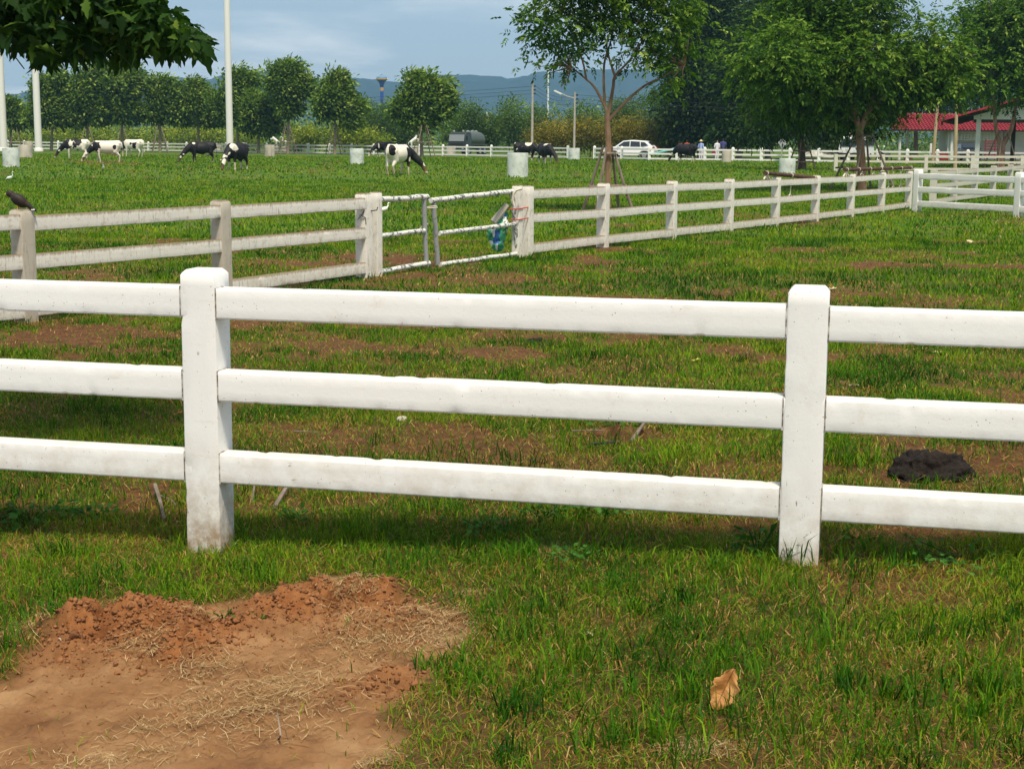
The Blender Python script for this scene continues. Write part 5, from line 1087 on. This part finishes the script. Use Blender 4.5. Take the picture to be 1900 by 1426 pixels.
# ------------------------------------------------------------------ ground details in the foreground
def ghp(u,v): p=gp(u,v); return Vector((p.x,p.y,float(ghd(np.array([p.x]),np.array([p.y]))[0])))
M['dung']=nmat('dung',[(.3,(.006,.004,.003)),(.6,(.017,.01,.007)),(.85,(.035,.021,.013))],scale=18,rough=.75,bump=1.0,bscale=40,bdist=.02)
me=blob([('e',Vector((0,0,.02)),Vector((.18,.14,.045))),('e',Vector((-.04,.02,.055)),Vector((.11,.09,.038))),('e',Vector((.07,-.02,.04)),Vector((.09,.09,.036))),('e',Vector((-.05,.02,.085)),Vector((.05,.05,.022))),('c',[(-.13,0,.03),(-.03,-.06,.08),(.08,-.04,.08),(.14,.03,.04)],[.03,.035,.03,.025])],.008,1,'dung')
n=len(me.vertices); co=np.zeros(n*3,np.float32); me.vertices.foreach_get('co',co); co=co.reshape(-1,3); co[:,2]+=(ridged(co[:,0]*22+5,co[:,1]*30+9,4,3)-.6).astype(np.float32)*.035; co*=1+(fbm(co[:,0]*55,co[:,1]*55+co[:,2]*40,4,8)[:,None]-.5)*.3; me.vertices.foreach_set('co',co.ravel())
o=link('cow_dung',me,M['dung']); o.location=ghp(1727,878)+Vector((0,0,-.01)); o.scale=(1.08,1.2,1.2); tag(o,'dark brown heap of cow dung on the bare patch behind the right rails','dung')
M['leaf_brown']=nmat('dead_leaf_brown',[(.3,(.2,.07,.015)),(.5,(.42,.19,.05)),(.8,(.55,.31,.12))],scale=14,rough=.6,bump=.5,bscale=50,bdist=.003); M['leaf_pale']=nmat('dead_leaf_pale',[(.3,(.5,.4,.22)),(.7,(.72,.62,.4))],scale=14,rough=.7,bump=.4,bscale=50,bdist=.003); M['leaf_yel']=nmat('leaf_yellow',[(.3,(.4,.4,.06)),(.7,(.6,.55,.12))],scale=14,rough=.6,bump=.3)
o2=dup(o,ghp(993,634)+Vector((0,0,-.02)),1.1,.62,'small dark dung pat behind the top rail at mid span'); o2.scale=(.75,.6,.5)
def vein(m,dark):
    nt=m.node_tree; b=nt.nodes['Principled BSDF']; src=b.inputs['Base Color'].links[0].from_socket
    tc=N(nt,'ShaderNodeTexCoord'); sx=N(nt,'ShaderNodeSeparateXYZ'); L(nt,tc.outputs['Object'],sx.inputs[0]); ab=N(nt,'ShaderNodeMath',operation='ABSOLUTE'); L(nt,sx.outputs[1],ab.inputs[0])
    mid=N(nt,'ShaderNodeMapRange',inp={1:.0022,2:.0008,3:0.,4:.8}); L(nt,ab.outputs[0],mid.inputs[0])
    di=N(nt,'ShaderNodeMath',operation='MULTIPLY_ADD',inp={1:.7}); L(nt,ab.outputs[0],di.inputs[0]); L(nt,sx.outputs[0],di.inputs[2]); sn=N(nt,'ShaderNodeMath',operation='MULTIPLY',inp={1:520.}); L(nt,di.outputs[0],sn.inputs[0]); si=N(nt,'ShaderNodeMath',operation='SINE'); L(nt,sn.outputs[0],si.inputs[0]); mr=N(nt,'ShaderNodeMapRange',inp={1:.8,2:1.,3:0.,4:.5}); L(nt,si.outputs[0],mr.inputs[0])
    mm=N(nt,'ShaderNodeMath',operation='MAXIMUM'); L(nt,mid.outputs[0],mm.inputs[0]); L(nt,mr.outputs[0],mm.inputs[1])
    mx=N(nt,'ShaderNodeMix',data_type='RGBA'); L(nt,mm.outputs[0],mx.inputs[0]); L(nt,src,mx.inputs[6]); mx.inputs[7].default_value=(*dark,1); L(nt,mx.outputs[2],b.inputs['Base Color'])
vein(M['leaf_brown'],(.13,.05,.015)); vein(M['leaf_pale'],(.35,.25,.12))
def fallen(u,v,ln,wd_,rot,mt,lab,curl=.6,zo=.012):
    vs=[];fs=[]; nu,nv_=24,9
    for i in range(nu+1):
        t_=i/nu; w_=wd_*.5*(math.sin(math.pi*min(t_*.96+.02,1))**.85)*(1+.14*math.sin(t_*23)+.08*math.sin(t_*61))*(1-.25*t_)
        for j in range(nv_):
            s=(j/(nv_-1)-.5)*2; z=curl*ln*(.32*(t_-.5)**2*2+.16*s*s*w_/(wd_*.5+1e-6)+.03*math.sin(9*t_+3*s)+.05*math.sin(17*t_-4*s+ln*90)+.06*abs(s)*math.sin(13*t_+s)-.04*(abs(s)<.1)); vs.append(((t_-.5)*ln,s*w_,z))
    for i in range(nu):
        for j in range(nv_-1): a=i*nv_+j; fs.append((a,a+1,a+nv_+1,a+nv_))
    m=MB(); m.add(vs,fs); m.tube([(-.5*ln-.02,0,curl*ln*.16),(-.5*ln+.01,0,curl*ln*.16)],.0015,4)
    o=m.build('fallen_leaf',mt,smooth=True); o.location=ghp(u,v)+Vector((0,0,zo)); o.rotation_euler=rot; sm=o.modifiers.new('t','SOLIDIFY'); sm.thickness=.0008
    return tag(o,lab,'leaf','fallen leaves on the grass')
fallen(1343,1318,.125,.085,(R(55),R(-62),R(25)),M['leaf_brown'],'large curled orange brown leaf standing in the foreground grass',.5,.062)
for u,v,ln,mt,lab in ((1668,878,.09,'leaf_pale','cream leaf leaning on the dung heap'),(1292,669,.1,'leaf_yel','yellow green leaf behind the top rail, mid span'),(1738,657,.1,'leaf_pale','pale curled leaf lying right of the right post, above the middle rail'),(1688,684,.1,'leaf_brown','tan leaf lying left of and below the pale curled leaf'),(1585,719,.1,'leaf_pale','pale leaf on a soil clump beside the right post'),(1830,648,.11,'leaf_brown','tan leaf near the right edge under the top rail'),
 (1585,992,.09,'leaf_brown','tan leaf below the bottom rail near the right post'),(1622,996,.07,'leaf_yel','yellow leaf below the bottom rail right of the right post'),(1505,500,.13,'leaf_brown','brown leaf on the grass beyond the right post'),(1545,538,.12,'leaf_pale','pale leaf just above the right rail by the post top'),(1800,452,.2,'leaf_pale','pale leaf far out on the grass at right'),(1425,1262,.03,'leaf_brown','small brown leaf scrap above the large brown leaf'),(487,624,.08,'leaf_yel','yellow green leaf beside the left post under the top rail'),(1095,1180,.05,'leaf_pale','small pale leaf scrap right of the straw tuft'),(1350,655,.09,'leaf_brown','tan leaf right of the yellow green leaf'),(640,1014,.05,'leaf_pale','pale leaf scrap in the grass in front of the left bay'),(45,735,.08,'leaf_brown','brown leaf behind the middle rail at left'),(500,660,.07,'leaf_brown','small brown leaf right of the left post'),(330,770,.09,'leaf_brown','orange leaf left of the left post under the middle rail')):
    fallen(u,v,ln*.85,ln*.5,(random.uniform(-.5,.5),random.uniform(-.4,.4),random.uniform(0,6)),M[mt],lab)
def stone(u,v,r,lab,mt='ring_grey'):
    o=link('stone',blob([('e',Vector((0,0,r*.4)),Vector((r,r*.8,r*.6))),('e',Vector((r*.3,0,r*.5)),Vector((r*.6,r*.7,r*.5)))],r*.12,1,'stone'),M[mt]); o.location=ghp(u,v); tag(o,lab,'stone')
stone(746,781,.035,'pale stone on the grass between the middle and bottom rails'); stone(612,848,.03,'brownish stone left of centre behind the bottom rail'); stone(108,1203,.012,'tiny white pebble at the left of the bare soil')
def stick(pts,r,lab,mt='stake'):
    P_=[ghp(u,v)+Vector((0,0,h)) for u,v,h in pts]; o=MB().tube([p-P_[0] for p in P_],[r*(1-.5*i/len(P_)) for i in range(len(P_))],6).build('dry_stick',M[mt]); o.location=P_[0]; tag(o,lab,'stick')
stick([(288,916,.05),(298,945,.04),(305,975,.03)],.01,'split dry stem leaning left of the left post'); stick([(286,920,.03),(318,932,.02),(326,940,.02)],.004,'thin twig crossing the split dry stem')
stick([(468,926,.0),(474,908,.07)],.006,'short curled dry stalk below the left end of the bottom rail'); stick([(510,938,.01),(528,920,.04),(545,905,.06)],.012,'broad dry brown stalk below the bottom rail right of the left post')
stick([(1095,828,.01),(1130,830,.02),(1150,828,.01)],.008,'dark twig lying on the small soil mound','wire'); stick([(1172,826,.01),(1185,815,.04),(1195,806,.05)],.012,'broken grey stick right of the small soil mound'); stick([(1060,812,.04),(1120,808,.05)],.004,'thin twig on the left of the small soil mound')
stick([(545,800,.02),(590,805,.02)],.004,'thin dark twig in the grass between the lower rails'); stick([(517,1352,.0),(521,1368,.03),(515,1350,.07)],.003,'small dark stalk sticking up from the bare soil')
# broad leaved weeds
def weed(u,v,r,n,leaf,lab,h=.06):
    c=ghp(u,v); root=empty('broadleaf_weed',c,0,lab,'weed','broad leaved weeds'); m=MB()
    for k in range(5): a=random.uniform(0,6.28); m.tube([(0,0,0),(math.cos(a)*r*.4,math.sin(a)*r*.4,h*.6),(math.cos(a)*r*.7,math.sin(a)*r*.7,h)],.0025,4)
    m.build('stem',M['weed'],root); p=np.stack([rng.normal(0,r*.5,n),rng.normal(0,r*.45,n),rng.uniform(.015,h,n)],-1)
    d=p*[1,1,0]+rng.normal(0,.03,(n,3))+[0,0,.01]; V,Q,rr=leaf_cards(p,d,leaf*rng.uniform(.6,1.2,n),leaf*.7*rng.uniform(.6,1.1,n),1.2)
    link('leaves',np_mesh('leaves',V,quads=Q,attrs={'rnd':('FACE',rr)}),M['weed'],root)
for a in ((1405,1028,.09,34,.05,'leafy green weed at the left foot of the right post',.11),(175,965,.12,50,.04,'low round leaved weed left of the split dry stem',.05),(60,975,.16,60,.05,'leafy weed clump at the left edge below the bottom rail',.09),(545,965,.09,34,.035,'small weed below the dry brown stalk right of the left post',.05),(905,985,.16,80,.035,'low weed patch in front of the fence at mid span',.05),(1010,965,.12,50,.035,'weed patch right of the mid span clump',.06),(1790,1035,.25,90,.035,'low weed mat in front of the fence at the right edge',.04),(1070,1040,.1,40,.035,'weed beside the dry straw tuft',.05),(415,1165,.05,14,.02,'tiny green sprouts growing on the soil mound',.03),(480,1150,.04,12,.02,'tiny green sprouts between the two soil mounds',.03),(1150,795,.15,40,.05,'dark leafy weed above the small soil mound',.06),(1120,960,.14,50,.035,'weed patch under the rail right of centre',.05)): weed(*a)
# long tufts (post feet etc.)
TP=[];
for u,v,r,n,h in ((1470,1040,.05,46,.17),(1500,1030,.07,46,.13),(1440,1045,.06,40,.11),(350,1010,.07,40,.08),(390,1008,.06,30,.08),(425,1000,.05,30,.09),(1560,855,.12,220,.12),(1690,915,.06,40,.1),(1860,920,.07,40,.11),(30,930,.2,260,.12),(740,905,.3,160,.07),(1880,1290,.2,200,.14),(1780,1180,.2,160,.11),(160,250+320,.3,200,.15),(100,600,.35,200,.16),(860,1240,.1,90,.09),(820,1240,.06,60,.08),(1660,560,.3,200,.14),(1600,700,.2,120,.1),(1130,435,.4,260,.18),(800,480,.3,120,.12),(1250,1230,.15,120,.12),(1500,1390,.2,130,.15)):
    c=gp(u,v); x=c.x+rng.normal(0,r,n); y=c.y+rng.normal(0,r*.8,n); TP.append(np.stack([x,y,ghd(x,y)-.004,h*rng.uniform(.4,1.15,n),np.clip(rng.normal(.3,.14,n),0,.7)],-1))
for k in range(150):
    u=rng.uniform(-40,1940); v=rng.uniform(1010,1420); c=gp(u,v)
    if polyd(np.array([c.x]),np.array([c.y]))[0]>-.05: continue
    m_=int(rng.uniform(16,60)); r=rng.uniform(.02,.09); x=c.x+rng.normal(0,r,m_); y=c.y+rng.normal(0,r,m_); TP.append(np.stack([x,y,ghd(x,y)-.004,rng.uniform(.06,.15)*rng.uniform(.5,1.15,m_),np.clip(rng.normal(rng.uniform(.05,.5),.1,m_),0,.7)],-1))
for k in range(120):
    u=rng.uniform(0,1900); v=rng.uniform(600,960); c=gp(u,v); m_=int(rng.uniform(20,70)); r=rng.uniform(.05,.16); x=c.x+rng.normal(0,r,m_); y=c.y+rng.normal(0,r,m_); TP.append(np.stack([x,y,ghd(x,y)-.004,rng.uniform(.07,.15)*rng.uniform(.5,1.15,m_),np.clip(rng.normal(rng.uniform(.02,.35),.08,m_),0,.7)],-1))
TP=np.concatenate(TP); n=len(TP)
tag(blades('long_grass',TP[:,:3],TP[:,3],rng.uniform(.003,.0065,n),TP[:,4],rng.uniform(.1,.9,n),M['grass']),'longer darker grass tufts at the post feet and on the lawn','grass',kind='stuff')
# dry straw strewn on the bare soil
def strawpts(n):
    S=[];SP=[(420,1290,150,45,.2),(300,1350,130,40,.1),(560,1260,120,50,.2),(700,1180,110,35,.3),(800,1150,80,30,.3),(840,1180,50,30,.2),(650,1120,60,20,.2),(270,1200,60,22,.12),(380,1230,70,25,.12),(500,1320,180,60,.15),(200,1400,180,30,.1),(1025,1020,34,14,.35),(870,1102,22,5,.08),(60,1160,60,30,.12),(380,1160,40,12,.1),(1750,885,160,30,.12),(1400,1000,150,18,.1),(1300,1390,90,18,.15),(700,1400,40,15,.08)]
    w_=np.array([s[4] for s in SP]); k=rng.choice(len(SP),n,p=w_/w_.sum()); out=[]
    cs=[gp(s[0],s[1]) for s in SP]
    for i in k: s=SP[i]; c=cs[i]; Y=c.y; out.append((c.x+rng.normal(0,s[2]/FPX*Y*.55),c.y+rng.normal(0,s[3]*Y*Y/FPX/CAMZ*.55)))
    return np.array(out)
n=9500; xy=strawpts(n); a=rng.uniform(0,np.pi,n); ln=rng.gamma(1.6,.02,n)+.008; zz=ghd(xy[:,0],xy[:,1])+rng.uniform(.001,.012,n)
d=np.stack([np.cos(a),np.sin(a),rng.normal(0,.16,n)],-1); s=np.stack([-np.sin(a),np.cos(a),np.zeros(n)],-1); P=np.stack([xy[:,0],xy[:,1],zz],-1); L_=ln[:,None]; W=rng.uniform(.0003,.0011,n)[:,None]
bend_=rng.normal(0,.22,(n,1)); V=np.stack([P-d*L_/2-s*W,P-d*L_/2+s*W,P+s*(W+bend_*L_)+[0,0,.004],P+s*(-W+bend_*L_)+[0,0,.004],P+d*L_/2+s*W*.3,P+d*L_/2-s*W*.3],1).reshape(-1,3); b0=np.arange(n)*6
me=np_mesh('dry_straw',V,quads=np.concatenate([np.stack([b0,b0+1,b0+2,b0+3],-1),np.stack([b0+3,b0+2,b0+4,b0+5],-1)]),attrs={'rnd':('FACE',np.tile(rng.uniform(0,1,n),2))})
tag(link('dry_straw',me,M['straw']),'dry cut straw strewn over the bare soil','straw',kind='stuff')
# soil clods and crumbs
M['soil']=nmat('crumbly_soil',[(.3,(.13,.05,.02)),(.55,(.26,.11,.042)),(.8,(.36,.18,.075))],scale=12,rough=.95,bump=.8,bscale=60,bdist=.004,vec='Object')
def icos():
    bm=bmesh.new(); bmesh.ops.create_icosphere(bm,subdivisions=2,radius=1); v=np.array([tuple(x.co) for x in bm.verts]); f=np.array([[w_.index for w_ in fc.verts] for fc in bm.faces]); bm.free(); return v,f
iv,if_=icos(); VV=[];FF=[]; k=0
def clods(n,cx,cy,sx,sy,r0,r1):
    global k
    for _ in range(n):
        x=cx+rng.normal(0,sx); y=cy+rng.normal(0,sy)
        if polyd(np.array([x]),np.array([y]))[0]<-.06: continue
        r_=r0+(r1-r0)*rng.beta(.8,6); z=float(ghd(np.array([x]),np.array([y]))[0]); off=rng.uniform(0,50,3)
        nz=np.array([mnoise.noise(Vector(p*1.6+off))+.5*mnoise.noise(Vector(p*4+off)) for p in iv]); v=np.round(iv*(1+.95*nz[:,None])*1.8)/1.8*.5*r_+iv*(1+.95*nz[:,None])*.5*r_*np.array([rng.uniform(.8,1.4),rng.uniform(.8,1.2),rng.uniform(.5,.9)])+[x,y,z+r_*.02]
        VV.append(v); FF.append(if_+k); k+=len(iv)
for (cx,cy),rx,ry,h in MOUNDS[:9]: clods(int(560*rx*ry/.03),cx,cy-.03,rx*.7,ry*.75,.002,.019)
g1=gpx(450,1260); clods(260,g1[0],g1[1],.5,.2,.0015,.010); g1=gpx(740,1255); clods(60,g1[0],g1[1],.12,.07,.002,.015); g1=gpx(250,1380); clods(420,g1[0],g1[1],.6,.16,.001,.006); g1=gpx(560,1210); clods(420,g1[0],g1[1],.35,.2,.001,.009); g1=gpx(350,1290); clods(420,g1[0],g1[1],.45,.2,.001,.008)
o=link('soil_clods',np_mesh('soil_clods',np.concatenate(VV),tris=np.concatenate(FF)),M['soil']); tag(o,'loose red brown soil clods and crumbs on the dug up bare patch','soil',kind='stuff')
# sack and stick at the gate
sm=bpy.data.materials.new('printed_sack'); sm.use_nodes=True; nt=sm.node_tree; b=nt.nodes['Principled BSDF']; b.inputs['Roughness'].default_value=.55
tc=N(nt,'ShaderNodeTexCoord'); vo=N(nt,'ShaderNodeTexVoronoi',inp={'Scale':9.5}); L(nt,tc.outputs['Object'],vo.inputs['Vector']); sp=N(nt,'ShaderNodeSeparateColor'); L(nt,vo.outputs['Color'],sp.inputs[0])
rr=ramp(nt,[(0,(.06,.38,.2)),(.22,(.03,.26,.11)),(.36,(.72,.74,.7)),(.6,(.03,.12,.36)),(.7,(.1,.42,.24)),(.8,(.68,.7,.68))]); rr.color_ramp.interpolation='CONSTANT'; L(nt,sp.outputs[0],rr.inputs[0]); L(nt,rr.outputs[0],b.inputs['Base Color'])
Yk=23.7; c=at(930,470,Yk); sc=Yk/FPX
q=lambda u,v,d=0:at(u,v,Yk+d)-c
me=blob([('c',[q(944,398),q(938,418,-.05),q(932,440,.0),q(930,462)],[.05,.13,.15,.1]),('c',[q(912,432),q(925,430)],[.06,.12]),('c',[q(918,462),q(926,446)],[.05,.12]),('c',[q(908,440,.05),q(915,458,.05)],[.05,.05])],.016,1,'sack')
n=len(me.vertices); co=np.zeros(n*3,np.float32); me.vertices.foreach_get('co',co); co=co.reshape(-1,3); co+=((ridged(co[:,0]*9+3,co[:,2]*9+co[:,1]*4,4,66)-.6)*.12)[:,None].astype(np.float32)*np.array([.6,-1,.2],np.float32); me.vertices.foreach_set('co',co.ravel())
o=link('feed_sack',me,sm); o.location=c+Vector((-.04,0,.05)); o.scale=(.8,.8,.95); tag(o,'crumpled green, blue and white printed sack stuffed behind the gate','sack')
a=at(915,412,Yk-.2); b_=at(941,380,Yk-.1); o=MB().tube([(0,0,0),(b_-a)*.5+Vector((.02,0,.02)),b_-a],[.055,.05,.045],8).build('wooden_stick',M['ring_grey'],smooth=True); o.location=a; tag(o,'pale thick stick leaning above the sack on the gate','stick')
# ------------------------------------------------------------------ hills and haze
RIDGE=[(-700,170),(-300,165),(0,182),(40,188),(100,182),(200,165),(280,150),(330,152),(400,149),(430,150),(470,138),(500,135),(530,143),(560,150),(600,158),(640,156),(672,150),(700,155),(740,157),(770,154),(800,146),(850,141),(880,146),(905,150),(935,144),(970,138),(1000,133),(1050,136),(1100,130),(1160,134),(1230,128),(1300,136),(1450,130),(1600,120),(1750,128),(1900,118),(2100,120),(2600,140),(3200,150)]
hx=np.linspace(-900,2800,420); rv=np.interp(hx,[p[0] for p in RIDGE],[p[1] for p in RIDGE]); Yh=3600.
rv=np.convolve(np.pad(rv,3,mode='edge'),np.ones(7)/7,'valid')
nY=46; V=[]
for j in range(nY):
    t_=j/(nY-1); Yj=2500+(3950-2500)*t_
    for i,u in enumerate(hx):
        top=at(u,rv[i],Yh); hz=top.z; x=top.x+(fbm(np.array([u*.01]),np.array([t_*3]),3,2)[0]-.5)*200
        prof=math.sin(min(max((Yj-2500)/(Yh-2500),0),1)*math.pi/2)**1.2 if Yj<Yh else 1-.3*(Yj-Yh)/350
        rn=float(ridged(np.array([x*.0023+7]),np.array([Yj*.0016]),5,5)[0])-.62
        z=hz*prof*(1+.0*rn)+rn*110*prof*(1-prof**3*.8 if Yj<Yh else .15)+(float(fbm(np.array([x*.03]),np.array([Yj*.03]),2,6)[0])-.5)*16*prof
        V.append((x,Yj,z-2))
nx_=len(hx); idx=np.arange(nx_*nY).reshape(nY,nx_); qd=np.stack([idx[:-1,:-1].ravel(),idx[:-1,1:].ravel(),idx[1:,1:].ravel(),idx[1:,:-1].ravel()],-1)
o=link('hills',np_mesh('hills',np.array(V),quads=qd),nmat('forested_hills',[(.35,(.008,.022,.016)),(.6,(.018,.04,.028)),(.8,(.03,.058,.036))],scale=.02,detail=10,rough=1,bump=0,vec='Object',spec=0),smooth=True); tag(o,kind='structure')
m=MB(); m.box((0,1950,230),(7200,4060,600)); hz_=m.build('haze',None); tag(hz_,kind='stuff'); hz_['label']='thin blue haze in the air between the pasture and the hills'; hz_['category']='haze'
hz_.location.z=0
for v in hz_.data.vertices: v.co.z=-6 if v.co.z<0 else 330
hm=bpy.data.materials.new('haze_air'); hm.use_nodes=True; nt=hm.node_tree; nt.nodes.clear(); pv=N(nt,'ShaderNodeVolumePrincipled'); pv.inputs['Color'].default_value=(.36,.66,1.0,1); pv.inputs['Density'].default_value=.00019; oo=N(nt,'ShaderNodeOutputMaterial'); L(nt,pv.outputs[0],oo.inputs['Volume']); hz_.data.materials.append(hm)
